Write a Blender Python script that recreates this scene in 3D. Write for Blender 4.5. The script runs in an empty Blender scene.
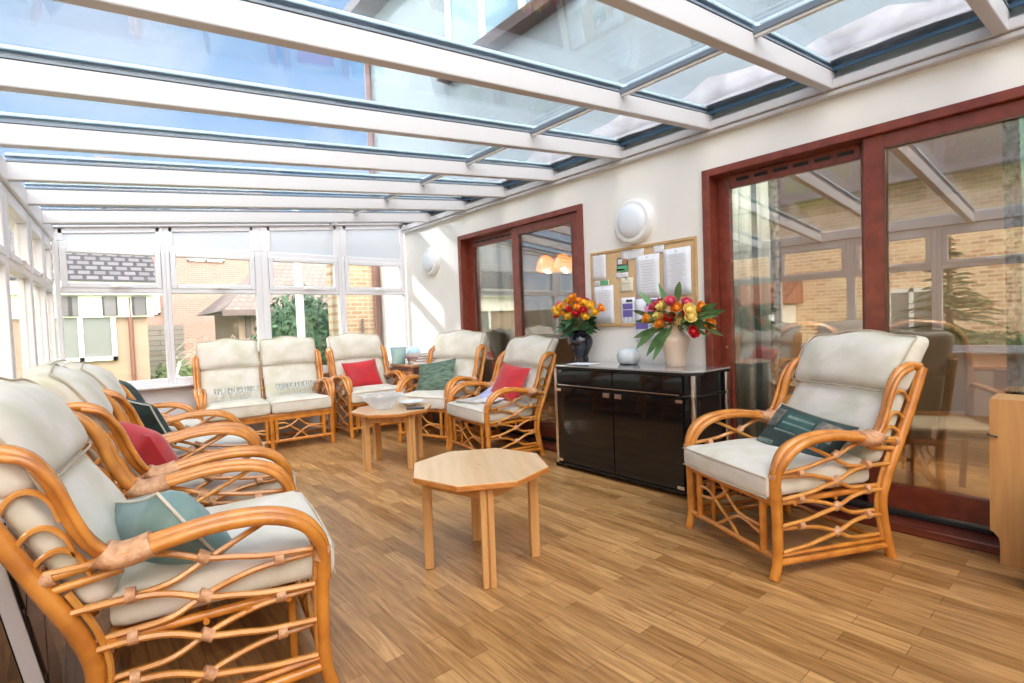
import bpy, bmesh, math, random
from mathutils import Vector, Matrix
random.seed(7)
R = math.radians
SC = bpy.context.scene
COL = SC.collection

# ------------------------------------------------------------------ materials
def _new(name):
    m = bpy.data.materials.new(name); m.use_nodes = True
    nt = m.node_tree; nt.nodes.clear()
    out = nt.nodes.new('ShaderNodeOutputMaterial')
    return m, nt, out

def mat(name, col, rough=.5, metal=0., noise=0., nscale=20., col2=None, bump=0., bscale=60., coat=0., spec=.5, stretch=None, sheen=0.):
    m, nt, out = _new(name)
    b = nt.nodes.new('ShaderNodeBsdfPrincipled')
    nt.links.new(b.outputs[0], out.inputs[0])
    b.inputs['Base Color'].default_value = (*col, 1)
    b.inputs['Roughness'].default_value = rough
    b.inputs['Metallic'].default_value = metal
    b.inputs['Specular IOR Level'].default_value = spec
    b.inputs['Coat Weight'].default_value = coat
    b.inputs['Coat Roughness'].default_value = .15
    b.inputs['Sheen Weight'].default_value = sheen
    tc = nt.nodes.new('ShaderNodeTexCoord')
    vec = tc.outputs['Object']
    if stretch:
        mp = nt.nodes.new('ShaderNodeMapping'); mp.inputs['Scale'].default_value = stretch
        nt.links.new(vec, mp.inputs[0]); vec = mp.outputs[0]
    if noise > 0 or col2:
        n = nt.nodes.new('ShaderNodeTexNoise'); n.inputs['Scale'].default_value = nscale; n.inputs['Detail'].default_value = 5
        nt.links.new(vec, n.inputs['Vector'])
        r = nt.nodes.new('ShaderNodeValToRGB')
        c2 = col2 if col2 else tuple(c * (1 - noise) for c in col)
        r.color_ramp.elements[0].color = (*c2, 1); r.color_ramp.elements[1].color = (*col, 1)
        r.color_ramp.elements[0].position = .35; r.color_ramp.elements[1].position = .62
        nt.links.new(n.outputs[0], r.inputs[0]); nt.links.new(r.outputs[0], b.inputs['Base Color'])
    if bump > 0:
        n2 = nt.nodes.new('ShaderNodeTexNoise'); n2.inputs['Scale'].default_value = bscale; n2.inputs['Detail'].default_value = 4
        nt.links.new(vec, n2.inputs['Vector'])
        bp = nt.nodes.new('ShaderNodeBump'); bp.inputs['Strength'].default_value = bump; bp.inputs['Distance'].default_value = .01
        nt.links.new(n2.outputs[0], bp.inputs['Height']); nt.links.new(bp.outputs[0], b.inputs['Normal'])
    return m

def glass(name, tint=(1, 1, 1), base=.04, edge=.5, rough=0.):
    """thin pane: see-through with a mirror share that rises towards grazing angles"""
    m, nt, out = _new(name)
    t = nt.nodes.new('ShaderNodeBsdfTransparent'); t.inputs[0].default_value = (*tint, 1)
    g = nt.nodes.new('ShaderNodeBsdfGlossy'); g.inputs['Roughness'].default_value = rough
    lw = nt.nodes.new('ShaderNodeLayerWeight'); lw.inputs[0].default_value = .35
    mr = nt.nodes.new('ShaderNodeMapRange')
    mr.inputs['To Min'].default_value = base; mr.inputs['To Max'].default_value = edge
    nt.links.new(lw.outputs['Fresnel'], mr.inputs[0])
    mx = nt.nodes.new('ShaderNodeMixShader')
    nt.links.new(mr.outputs[0], mx.inputs[0]); nt.links.new(t.outputs[0], mx.inputs[1]); nt.links.new(g.outputs[0], mx.inputs[2])
    nt.links.new(mx.outputs[0], out.inputs[0])
    return m

def emit(name, col, s):
    m, nt, out = _new(name)
    e = nt.nodes.new('ShaderNodeEmission'); e.inputs[0].default_value = (*col, 1); e.inputs[1].default_value = s
    nt.links.new(e.outputs[0], out.inputs[0]); return m

def bricks(name, c1, c2, mortar, bw, bh, ms=.012, rough=.8, rot=(0, 0, 0), offset=.5, bump=.3, swap=False, grain=None, gloss=.3, plane=None):
    """brick or plank pattern on object coordinates"""
    m, nt, out = _new(name)
    b = nt.nodes.new('ShaderNodeBsdfPrincipled'); nt.links.new(b.outputs[0], out.inputs[0])
    b.inputs['Roughness'].default_value = rough; b.inputs['Specular IOR Level'].default_value = gloss
    tc = nt.nodes.new('ShaderNodeTexCoord'); mp = nt.nodes.new('ShaderNodeMapping')
    mp.inputs['Rotation'].default_value = rot
    if plane:
        sp_ = nt.nodes.new('ShaderNodeSeparateXYZ'); cb = nt.nodes.new('ShaderNodeCombineXYZ'); nt.links.new(tc.outputs['Object'], sp_.inputs[0])
        nt.links.new(sp_.outputs['XYZ'.index(plane[0])], cb.inputs[0]); nt.links.new(sp_.outputs['XYZ'.index(plane[1])], cb.inputs[1]); nt.links.new(cb.outputs[0], mp.inputs[0])
    else: nt.links.new(tc.outputs['Object'], mp.inputs[0])
    br = nt.nodes.new('ShaderNodeTexBrick'); br.offset = offset; br.inputs['Scale'].default_value = 1
    br.inputs['Color1'].default_value = (*c1, 1); br.inputs['Color2'].default_value = (*c2, 1); br.inputs['Mortar'].default_value = (*mortar, 1)
    br.inputs['Brick Width'].default_value = bw; br.inputs['Row Height'].default_value = bh
    br.inputs['Mortar Size'].default_value = ms; br.inputs['Mortar Smooth'].default_value = .1; br.inputs['Bias'].default_value = 0
    nt.links.new(mp.outputs[0], br.inputs['Vector'])
    col = br.outputs['Color']
    if grain:
        gm = nt.nodes.new('ShaderNodeMapping'); gm.inputs['Scale'].default_value = grain
        nt.links.new(mp.outputs[0], gm.inputs[0])
        n = nt.nodes.new('ShaderNodeTexNoise'); n.inputs['Scale'].default_value = 1; n.inputs['Detail'].default_value = 6; n.inputs['Distortion'].default_value = 2.6
        nt.links.new(gm.outputs[0], n.inputs['Vector'])
        r = nt.nodes.new('ShaderNodeValToRGB')
        r.color_ramp.elements[0].position = .3; r.color_ramp.elements[0].color = (.56, .46, .36, 1)
        r.color_ramp.elements[1].position = .62; r.color_ramp.elements[1].color = (1.08, 1.05, 1.0, 1)
        nt.links.new(n.outputs[0], r.inputs[0])
        mx = nt.nodes.new('ShaderNodeMix'); mx.data_type = 'RGBA'; mx.blend_type = 'MULTIPLY'; mx.inputs[0].default_value = .9
        nt.links.new(col, mx.inputs[6]); nt.links.new(r.outputs[0], mx.inputs[7]); col = mx.outputs[2]
    nt.links.new(col, b.inputs['Base Color'])
    if bump:
        bp = nt.nodes.new('ShaderNodeBump'); bp.inputs['Strength'].default_value = bump; bp.inputs['Distance'].default_value = .004; bp.invert = True
        nt.links.new(br.outputs['Fac'], bp.inputs['Height']); nt.links.new(bp.outputs[0], b.inputs['Normal'])
    return m

def braid_mat(name, c1, c2, scale=160):
    m, nt, out = _new(name)
    b = nt.nodes.new('ShaderNodeBsdfPrincipled'); nt.links.new(b.outputs[0], out.inputs[0]); b.inputs['Roughness'].default_value = .45
    tc = nt.nodes.new('ShaderNodeTexCoord')
    w = nt.nodes.new('ShaderNodeTexWave'); w.bands_direction = 'DIAGONAL'; w.inputs['Scale'].default_value = scale / 6; w.inputs['Distortion'].default_value = .6
    nt.links.new(tc.outputs['Object'], w.inputs['Vector'])
    r = nt.nodes.new('ShaderNodeValToRGB'); r.color_ramp.elements[0].color = (*c1, 1); r.color_ramp.elements[1].color = (*c2, 1)
    nt.links.new(w.outputs[0], r.inputs[0]); nt.links.new(r.outputs[0], b.inputs['Base Color'])
    bp = nt.nodes.new('ShaderNodeBump'); bp.inputs['Strength'].default_value = .5; bp.inputs['Distance'].default_value = .004
    nt.links.new(w.outputs[0], bp.inputs['Height']); nt.links.new(bp.outputs[0], b.inputs['Normal'])
    return m

M = {}
M['wall'] = mat('cream_paint', (.86, .83, .795), .75, noise=.04, nscale=3)
M['upvc'] = mat('white_upvc', (.77, .755, .79), .35, noise=.02, nscale=4)
M['panel'] = mat('grey_white_panel', (.64, .67, .73), .45)
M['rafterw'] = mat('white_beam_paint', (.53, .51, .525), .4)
M['gasket'] = mat('dark_gasket', (.15, .18, .22), .5)
M['alu'] = mat('grey_blue_aluminium', (.42, .55, .62), .5)
M['flash'] = mat('lead_flashing', (.62, .58, .60), .5, noise=.35, nscale=6, stretch=(12, 1, 1))
M['darkblue'] = mat('dark_blue_edge', (.05, .12, .22), .4)
M['floor'] = bricks('oak_strip_laminate', (.56, .318, .128), (.33, .165, .054), (.20, .10, .035), .50, .078, .0012, .33, rot=(0, 0, R(90)), offset=.37, bump=.08, grain=(2.0, 24, 1), gloss=.5)
M['mahog'] = mat('mahogany_stain', (.23, .045, .024), .32, col2=(.165, .028, .016), nscale=5, stretch=(6, 3, 3), coat=.35)
M['mahogh'] = mat('mahogany_stain_along', (.20, .043, .024), .32, col2=(.09, .015, .010), nscale=3, stretch=(14, 1, 14), coat=.35)
M['blackslot'] = mat('black_slot', (.01, .01, .01), .6)
M['roofglass'] = glass('tinted_roof_glass', (.83, .89, .955), .04, .36)
M['winglass'] = glass('window_glass', (.95, .97, .97), .03, .40)
M['doorglass'] = glass('patio_door_glass', (.93, .94, .92), .23, .85)
def tableware():
    m, nt, out = _new('clear_tableware_glass')
    t = nt.nodes.new('ShaderNodeBsdfTransparent'); t.inputs[0].default_value = (.985, .99, .99, 1)
    g = nt.nodes.new('ShaderNodeBsdfGlossy'); g.inputs['Roughness'].default_value = .04
    d = nt.nodes.new('ShaderNodeBsdfTranslucent'); d.inputs[0].default_value = (.93, .96, .97, 1)
    d2 = nt.nodes.new('ShaderNodeBsdfDiffuse'); d2.inputs[0].default_value = (.93, .96, .97, 1)
    lw = nt.nodes.new('ShaderNodeLayerWeight'); lw.inputs[0].default_value = .35
    m0 = nt.nodes.new('ShaderNodeMixShader'); m0.inputs[0].default_value = .5; nt.links.new(d.outputs[0], m0.inputs[1]); nt.links.new(d2.outputs[0], m0.inputs[2])
    m1 = nt.nodes.new('ShaderNodeMixShader'); nt.links.new(lw.outputs['Facing'], m1.inputs[0]); nt.links.new(t.outputs[0], m1.inputs[1]); nt.links.new(m0.outputs[0], m1.inputs[2])  # white put in towards the rims stands in for sparkle
    m2 = nt.nodes.new('ShaderNodeMixShader'); m2.inputs[0].default_value = .10; nt.links.new(m1.outputs[0], m2.inputs[1]); nt.links.new(g.outputs[0], m2.inputs[2])
    nt.links.new(m2.outputs[0], out.inputs[0]); return m
M['clear'] = tableware()
M['rattan'] = mat('honey_rattan', (.66, .255, .036), .25, col2=(.46, .15, .018), nscale=9, coat=.55, bump=.04, bscale=30)
M['rattanp'] = mat('pale_rattan', (.68, .31, .065), .28, col2=(.52, .20, .032), nscale=9, coat=.45)
M['bind'] = mat('rattan_binding', (.68, .38, .21), .5, col2=(.50, .24, .12), nscale=40, bump=.4, bscale=140)
M['braid'] = braid_mat('rattan_braid', (.34, .12, .015), (.66, .29, .06), 420)
M['cream'] = mat('cream_cushion_cloth', (.71, .66, .60), .9, col2=(.575, .545, .43), nscale=6, bump=.22, bscale=24, sheen=.2)
M['creamw'] = mat('pale_piping_cloth', (.50, .43, .33), .9)
M['red'] = mat('red_cushion_cloth', (.54, .006, .014), .65, col2=(.40, .006, .014), nscale=9, bump=.2, bscale=18, sheen=.3)
M['teal'] = mat('teal_cushion_cloth', (.21, .33, .32), .85, col2=(.15, .26, .26), nscale=8, bump=.2, bscale=18, sheen=.2)
M['dgreen'] = mat('dark_green_cushion_cloth', (.034, .062, .056), .8, col2=(.018, .030, .029), nscale=12, bump=.2, bscale=20)
M['pgreen'] = mat('patterned_green_cloth', (.15, .22, .16), .8, col2=(.045, .075, .055), nscale=14, stretch=(1, 5, 1), bump=.2, bscale=20)
M['beech'] = mat('beech_wood', (.66, .36, .135), .38, col2=(.58, .29, .10), nscale=2.5, stretch=(1, 14, 1), coat=.2)
M['beechtop'] = mat('pale_beech_veneer', (.70, .47, .27), .32, col2=(.62, .40, .21), nscale=2.2, stretch=(1, 10, 1), coat=.25)
M['beeche'] = mat('orange_beech_edge', (.58, .23, .055), .4, col2=(.46, .16, .035), nscale=6, stretch=(3, 3, 12))
M['blackglass'] = mat('black_gloss', (.004, .004, .005), .05, spec=.62)
M['blackwood'] = mat('black_lacquer', (.007, .007, .008), .14, spec=.4)
M['chrome'] = mat('chrome', (.83, .82, .80), .12, metal=1.)
M['topglass'] = mat('smoked_glass_top', (.30, .29, .29), .05, coat=1., spec=.8)
M['cork'] = mat('cork', (.70, .50, .29), .9, col2=(.60, .40, .21), nscale=120)
M['corkframe'] = mat('pine_frame', (.60, .38, .17), .5, noise=.2, nscale=10, stretch=(1, 1, 1))
M['paper'] = mat('white_paper', (.80, .81, .86), .8)
M['paper2'] = mat('cream_paper', (.78, .74, .55), .8)
M['ink'] = mat('grey_print', (.60, .61, .68), .8)
M['inkp'] = mat('purple_print', (.16, .12, .40), .7)
M['inkr'] = mat('pink_print', (.72, .30, .50), .7)
M['inkg'] = mat('green_print', (.12, .42, .22), .7)
M['inky'] = mat('yellow_print', (.75, .62, .12), .7)
M['inkd'] = mat('dark_print', (.06, .06, .09), .7)
M['inkb'] = mat('brown_print', (.45, .20, .10), .7)
M['lampw'] = mat('white_lamp_base', (.84, .84, .84), .35)
M['lampd'] = mat('opal_lamp_cover', (.75, .79, .87), .35)
M['vaseb'] = mat('black_glaze', (.005, .005, .010), .06, spec=.6)
M['vasec'] = mat('beige_glaze', (.76, .60, .47), .35, noise=.06, nscale=5, coat=.3)
M['rosered'] = mat('red_petals', (.72, .012, .02), .55, noise=.4, nscale=60)
M['roseyel'] = mat('yellow_petals', (.95, .58, .04), .55, noise=.3, nscale=60)
M['roseorg'] = mat('orange_petals', (.95, .36, .03), .55, noise=.3, nscale=60)
M['rosepale'] = mat('pale_yellow_petals', (.96, .76, .24), .55, noise=.25, nscale=60)
M['rosepink'] = mat('pink_petals', (.75, .10, .17), .55, noise=.3, nscale=60)
M['rosewht'] = mat('white_petals', (.85, .82, .80), .55)
M['leaf'] = mat('dark_leaf', (.045, .13, .045), .45, col2=(.02, .07, .03), nscale=30)
M['leaf2'] = mat('bright_leaf', (.16, .30, .12), .45, col2=(.08, .20, .07), nscale=20)
M['stem'] = mat('stem', (.10, .20, .06), .6)
M['ceram'] = mat('white_porcelain', (.74, .78, .80), .18, col2=(.55, .60, .64), nscale=12, coat=.5)
M['darkwood'] = mat('dark_brown_wood', (.14, .07, .045), .35, col2=(.08, .04, .025), nscale=4, stretch=(1, 12, 1), coat=.3)
M['midwood'] = mat('mid_brown_wood', (.42, .20, .09), .35, col2=(.30, .13, .055), nscale=4, stretch=(1, 12, 1), coat=.3)
M['book1'] = mat('brown_book_cloth', (.25, .15, .11), .7)
M['book2'] = mat('grey_book_cloth', (.42, .36, .33), .7)
M['book3'] = mat('plum_book_cloth', (.22, .12, .13), .7)
M['aqua'] = mat('aqua_plastic', (.36, .68, .70), .4, col2=(.55, .78, .78), nscale=5)
M['bluep'] = mat('pale_blue_plastic', (.48, .66, .78), .35)
M['phone'] = mat('black_plastic', (.02, .02, .022), .3)
M['mag1'] = mat('violet_magazine_cover', (.40, .42, .78), .3, col2=(.62, .70, .90), nscale=14)
M['mag2'] = mat('white_magazine_cover', (.78, .76, .76), .5)
M['newsp'] = mat('newsprint', (.60, .58, .55), .9, col2=(.45, .43, .40), nscale=60)
def cloth(name, col, k=.5):
    m, nt, out = _new(name)
    d = nt.nodes.new('ShaderNodeBsdfDiffuse'); t = nt.nodes.new('ShaderNodeBsdfTranslucent'); mx = nt.nodes.new('ShaderNodeMixShader'); mx.inputs[0].default_value = k
    d.inputs[0].default_value = (*col, 1); t.inputs[0].default_value = (*col, 1)
    nt.links.new(d.outputs[0], mx.inputs[1]); nt.links.new(t.outputs[0], mx.inputs[2]); nt.links.new(mx.outputs[0], out.inputs[0]); return m
M['curtain'] = cloth('white_curtain_cloth', (.84, .88, .87))
M['curtpat'] = mat('leaf_print_cloth', (.70, .68, .56), .9, col2=(.12, .05, .04), nscale=28)
M['curtst'] = mat('slate_stripe_cloth', (.22, .29, .30), .9)
M['curtaq'] = cloth('aqua_curtain_cloth', (.52, .72, .70))
M['roomwall'] = mat('dining_room_paint', (.46, .36, .27), .8)
M['roomceil'] = mat('dining_room_ceiling', (.50, .45, .40), .8)
M['brownup'] = mat('brown_upholstery', (.17, .115, .065), .8, noise=.2, nscale=20)
M['bulb'] = emit('lit_bulb', (1, .78, .42), 26)
M['amber'] = None
M['fillglow'] = emit('unseen_fill_glow', (1, .90, .76), 95)  # glow of the unseen lamps added in the dining room
M['seatpad'] = mat('tan_seat_cloth', (.36, .30, .22), .85)
M['tileroof'] = bricks('grey_roof_tiles', (.17, .17, .20), (.13, .13, .155), (.05, .05, .06), .22, .17, .03, .8, bump=.6)
M['redtile'] = bricks('red_roof_tiles', (.40, .15, .09), (.32, .11, .07), (.12, .05, .04), .22, .16, .02, .8, bump=.6)
M['brick'] = bricks('pink_brick', (.31, .175, .16), (.26, .14, .13), (.30, .235, .225), .225, .075, .012, .9, plane='XZ')
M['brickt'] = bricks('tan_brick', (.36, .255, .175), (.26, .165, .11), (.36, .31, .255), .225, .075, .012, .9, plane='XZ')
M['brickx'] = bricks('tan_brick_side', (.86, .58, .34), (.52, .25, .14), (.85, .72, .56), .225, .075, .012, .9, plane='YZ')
M['brickup'] = bricks('pale_house_brick', (.36, .425, .465), (.345, .41, .45), (.375, .44, .48), .225, .075, .010, .9, plane='YZ')
M['render'] = mat('cream_render', (.39, .29, .235), .9, noise=.06, nscale=5)
M['whiter'] = mat('white_render', (.86, .85, .83), .8)
M['whitef'] = mat('white_frame_paint', (.85, .86, .88), .5)
M['brownpipe'] = mat('brown_pipe', (.20, .09, .07), .5)
M['darkeave'] = mat('dark_eaves', (.13, .10, .10), .6)
M['brownroof'] = bricks('brown_roof_tiles', (.24, .20, .20), (.20, .165, .165), (.15, .125, .125), .18, .13, .015, .85, bump=.6)
M['darkpane'] = mat('dark_window_pane', (.20, .22, .23), .12, coat=.3)
M['bluepane'] = mat('pale_blue_pane', (.28, .44, .54), .5, spec=.2)
M['grass'] = mat('lawn_grass', (.22, .42, .07), .9, col2=(.14, .30, .05), nscale=6)
M['bush'] = mat('bush_leaves', (.095, .19, .115), .6, col2=(.045, .10, .055), nscale=9)
M['bush2'] = mat('pale_bush_leaves', (.20, .27, .13), .6, col2=(.12, .18, .08), nscale=9)
M['conifer'] = mat('conifer_needles', (.13, .19, .07), .7, col2=(.07, .11, .04), nscale=12)
M['twig'] = mat('grey_twigs', (.42, .37, .33), .8)
M['fence'] = bricks('grey_fence_boards', (.26, .24, .23), (.21, .19, .18), (.10, .09, .09), 4., .15, .01, .9, plane='XZ', bump=.3)
M['paving'] = mat('concrete_paving', (.52, .49, .45), .9, noise=.15, nscale=4)
M['soil'] = mat('soil', (.16, .10, .07), .95)
M['ylw'] = mat('yellow_flower_bush', (.80, .72, .20), .7)
M['silver'] = mat('silver_grey_frame', (.60, .59, .62), .35, metal=.15)
M['brownglass'] = mat('brown_tinted_glass', (.085, .050, .036), .10, coat=.8)
M['redtrim'] = mat('red_trim', (.60, .03, .02), .4)
M['blackcloth'] = mat('black_cloth', (.012, .011, .014), .7)
M['cable'] = mat('white_cable', (.75, .75, .75), .5)

def amber_mat():
    m, nt, out = _new('amber_glass_shade')
    t = nt.nodes.new('ShaderNodeBsdfTranslucent'); t.inputs[0].default_value = (.90, .52, .07, 1)
    g = nt.nodes.new('ShaderNodeBsdfGlossy'); g.inputs[1].default_value = .15
    e = nt.nodes.new('ShaderNodeEmission'); e.inputs[0].default_value = (1, .47, .05, 1); e.inputs[1].default_value = .85
    mx = nt.nodes.new('ShaderNodeMixShader'); mx.inputs[0].default_value = .1
    nt.links.new(t.outputs[0], mx.inputs[1]); nt.links.new(g.outputs[0], mx.inputs[2])
    ad = nt.nodes.new('ShaderNodeAddShader'); nt.links.new(mx.outputs[0], ad.inputs[0]); nt.links.new(e.outputs[0], ad.inputs[1])
    nt.links.new(ad.outputs[0], out.inputs[0]); return m
M['amber'] = amber_mat()

# ------------------------------------------------------------------ mesh helpers
def smooth_path(pts, n=4):
    P = [Vector(p) for p in pts]
    if len(P) < 3: return P
    out = []
    for i in range(len(P) - 1):
        p0 = P[i - 1] if i else P[0] * 2 - P[1]
        p1, p2 = P[i], P[i + 1]
        p3 = P[i + 2] if i + 2 < len(P) else P[-1] * 2 - P[-2]
        for k in range(n):
            t = k / n
            out.append(.5 * ((2 * p1) + (p2 - p0) * t + (2 * p0 - 5 * p1 + 4 * p2 - p3) * t * t + (3 * p1 - p0 - 3 * p2 + p3) * t ** 3))
    out.append(P[-1]); return out

class MB:
    def __init__(s): s.v = []; s.f = []
    def add(s, vs, fs):
        b = len(s.v); s.v += [tuple(x) for x in vs]; s.f += [tuple(i + b for i in f) for f in fs]; return s
    def box(s, x0, x1, y0, y1, z0, z1):
        v = [(x, y, z) for z in (z0, z1) for y in (y0, y1) for x in (x0, x1)]
        return s.add(v, [(0, 2, 3, 1), (4, 5, 7, 6), (0, 1, 5, 4), (2, 6, 7, 3), (0, 4, 6, 2), (1, 3, 7, 5)])
    def obox(s, c, ax, ay, az, hx, hy, hz):
        c, ax, ay, az = Vector(c), Vector(ax), Vector(ay), Vector(az)
        v = [c + ax * (sx * hx) + ay * (sy * hy) + az * (sz * hz) for sz in (-1, 1) for sy in (-1, 1) for sx in (-1, 1)]
        return s.add(v, [(0, 2, 3, 1), (4, 5, 7, 6), (0, 1, 5, 4), (2, 6, 7, 3), (0, 4, 6, 2), (1, 3, 7, 5)])
    def tube(s, pts, r, n=8, sm=4, r2=None, closed=False):
        P = smooth_path(pts, sm) if sm > 1 else [Vector(p) for p in pts]
        L = len(P); rings = []; up = None
        for i, p in enumerate(P):
            d = (P[min(i + 1, L - 1)] - P[max(i - 1, 0)])
            if closed: d = P[(i + 1) % L] - P[(i - 1) % L]
            d.normalize()
            if up is None:
                a = Vector((0, 0, 1)) if abs(d.z) < .9 else Vector((1, 0, 0)); up = d.cross(a).normalized()
            else:
                up = (up - d * up.dot(d)); up = up.normalized() if up.length > 1e-6 else d.orthogonal().normalized()
            w = d.cross(up); rr = r if r2 is None else r + (r2 - r) * i / max(1, L - 1)
            rings.append([p + (up * math.cos(2 * math.pi * k / n) + w * math.sin(2 * math.pi * k / n)) * rr for k in range(n)])
        vs = [q for ring in rings for q in ring]; fs = []
        for i in range(L if closed else L - 1):
            j = (i + 1) % L
            for k in range(n): fs.append((i * n + k, i * n + (k + 1) % n, j * n + (k + 1) % n, j * n + k))
        if not closed:
            fs.append(tuple(range(n))[::-1]); fs.append(tuple((L - 1) * n + k for k in range(n)))
        return s.add(vs, fs)
    def lathe(s, prof, n=24, c=(0, 0, 0), sx=1, sy=1):
        vs = []; fs = []
        for r, z in prof:
            for k in range(n):
                a = 2 * math.pi * k / n; vs.append((c[0] + sx * r * math.cos(a), c[1] + sy * r * math.sin(a), c[2] + z))
        for i in range(len(prof) - 1):
            for k in range(n): fs.append((i * n + k, i * n + (k + 1) % n, (i + 1) * n + (k + 1) % n, (i + 1) * n + k))
        if prof[0][0] > 1e-5: fs.append(tuple(range(n))[::-1])
        if prof[-1][0] > 1e-5: fs.append(tuple((len(prof) - 1) * n + k for k in range(n)))
        return s.add(vs, fs)
    def prism(s, poly, z0, z1, T=None):
        n = len(poly); v = [(x, y, z0) for x, y in poly] + [(x, y, z1) for x, y in poly]
        if T: v = [T(Vector(p)) for p in v]
        f = [tuple(range(n))[::-1], tuple(range(n, 2 * n))] + [(i, (i + 1) % n, (i + 1) % n + n, i + n) for i in range(n)]
        return s.add(v, f)
    def ball(s, c, r, n=8, m=6, sc=(1, 1, 1)):
        prof = [(max(1e-6, math.sin(math.pi * i / m)) * r, -math.cos(math.pi * i / m) * r) for i in range(m + 1)]
        vs = []; fs = []
        for q, z in prof:
            for k in range(n):
                a = 2 * math.pi * k / n; vs.append((c[0] + sc[0] * q * math.cos(a), c[1] + sc[1] * q * math.sin(a), c[2] + sc[2] * z))
        for i in range(m):
            for k in range(n): fs.append((i * n + k, i * n + (k + 1) % n, (i + 1) * n + (k + 1) % n, (i + 1) * n + k))
        return s.add(vs, fs)
    def build(s, name, m, parent=None, smooth=True, bevel=0, subsurf=0, weld=False):
        me = bpy.data.meshes.new(name); me.from_pydata(s.v, [], s.f); me.update()
        bm = bmesh.new(); bm.from_mesh(me)
        if weld: bmesh.ops.remove_doubles(bm, verts=bm.verts, dist=1e-5)
        bmesh.ops.recalc_face_normals(bm, faces=bm.faces); bm.to_mesh(me); bm.free()
        if smooth:
            for p in me.polygons: p.use_smooth = True
            try: me.set_sharp_from_angle(angle=R(52))
            except Exception: pass
        me.materials.append(M[m] if isinstance(m, str) else m)
        o = bpy.data.objects.new(name, me); COL.objects.link(o)
        if parent: o.parent = parent
        if bevel:
            b = o.modifiers.new('bevel', 'BEVEL'); b.width = bevel; b.segments = 2; b.limit_method = 'ANGLE'
        if subsurf:
            b = o.modifiers.new('sub', 'SUBSURF'); b.levels = subsurf; b.render_levels = subsurf
        return o

def thing(name, label, cat, loc=(0, 0, 0), rz=0., group=None, kind=None):
    o = bpy.data.objects.new(name, None); COL.objects.link(o); o.empty_display_size = .1
    o.location = loc; o.rotation_euler = (0, 0, rz)
    return tag(o, label, cat, group, kind)
def tag(o, label=None, cat=None, group=None, kind=None):
    if label: o['label'] = label
    if cat: o['category'] = cat
    if group: o['group'] = group
    if kind: o['kind'] = kind
    return o
def struct(o, label=None): o['kind'] = 'structure'; (label and o.__setitem__('label', label)); return o
KIDS = {}
def copy_tree(o, parent=None):
    c = o.copy(); COL.objects.link(c); c.parent = parent
    for ch in list(o.children): copy_tree(ch, c)
    return c

def rounded_box(w, d, h, r, n=8, crown=0., fn=None):
    """soft cushion block centred on x,y with its underside at z 0"""
    bm = bmesh.new(); bmesh.ops.create_cube(bm, size=2)
    bmesh.ops.subdivide_edges(bm, edges=bm.edges, cuts=n, use_grid_fill=True)
    hx, hy, hz = w / 2, d / 2, h / 2
    for v in bm.verts:
        # crowd the loops to the rim
        p = Vector([math.copysign(abs(c) ** .75, c) for c in v.co])
        q = Vector((p.x * hx, p.y * hy, p.z * hz))
        inn = Vector((max(-hx + r, min(hx - r, q.x)), max(-hy + r, min(hy - r, q.y)), max(-hz + r, min(hz - r, q.z))))
        dd = q - inn
        if dd.length > 1e-7: q = inn + dd.normalized() * r
        q.z += hz
        cx, cy = q.x / hx, q.y / hy
        q.z += crown * max(0, 1 - cx ** 4) * max(0, 1 - cy ** 4) * (1 if q.z > hz else -.35)
        v.co = fn(q) if fn else q
    mb = MB(); bm.verts.index_update()
    mb.v = [tuple(v.co) for v in bm.verts]; mb.f = [tuple(v.index for v in f.verts) for f in bm.faces]; bm.free(); return mb

def pillow(w, h, t, n=14, sag=.07):
    """scatter cushion lying in its own XY plane"""
    mb = MB(); N = n + 1; vs = []
    def pt(i, j, s):
        x = -1 + 2 * i / n; y = -1 + 2 * j / n
        T = t / 2 * (max(0, 1 - abs(x) ** 3.2) * max(0, 1 - abs(y) ** 3.2)) ** .55
        T *= 1 + .07 * math.sin(3 * x + 1.3) * math.cos(2.6 * y)
        return (w / 2 * x * (1 - sag * (1 - y * y)), h / 2 * y * (1 - sag * (1 - x * x)), s * T)
    for s in (1, -1):
        vs = [pt(i, j, s) for j in range(N) for i in range(N)]
        fs = [(j * N + i, j * N + i + 1, (j + 1) * N + i + 1, (j + 1) * N + i) for j in range(n) for i in range(n)]
        mb.add(vs, fs)
    return mb
def pillow_rim(w, h, n=14, sag=.07):
    P = []
    for i in range(n): x = -1 + 2 * i / n; P.append((x, -1))
    for i in range(n): y = -1 + 2 * i / n; P.append((1, y))
    for i in range(n): x = 1 - 2 * i / n; P.append((x, 1))
    for i in range(n): y = 1 - 2 * i / n; P.append((-1, y))
    return [(w / 2 * x * (1 - sag * (1 - y * y)), h / 2 * y * (1 - sag * (1 - x * x)), 0) for x, y in P]

# ------------------------------------------------------------------ room constants
XW, YE = 3.40, 6.13                       # house wall, end wall
CORN = Vector((-.105, YE, 0)); LDIR = Vector((-.54 + .105, -YE, 0)).normalized()   # left wall runs from the far corner towards the viewer
LN = Vector((-LDIR.y, LDIR.x, 0))
if LN.x < 0: LN = -LN                     # points into the room
def LW(s, n, z): return CORN + LDIR * s + LN * n + Vector((0, 0, z))
SILL, TR0, TR1 = .72, 1.59, 1.665
def roof_top(x): return 2.178 + .0985 * (x + .105)

# floor
struct(MB().box(-1.0, XW + .12, -1.7, YE + .02, -.08, 0).build('floor', 'floor', smooth=False))

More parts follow.
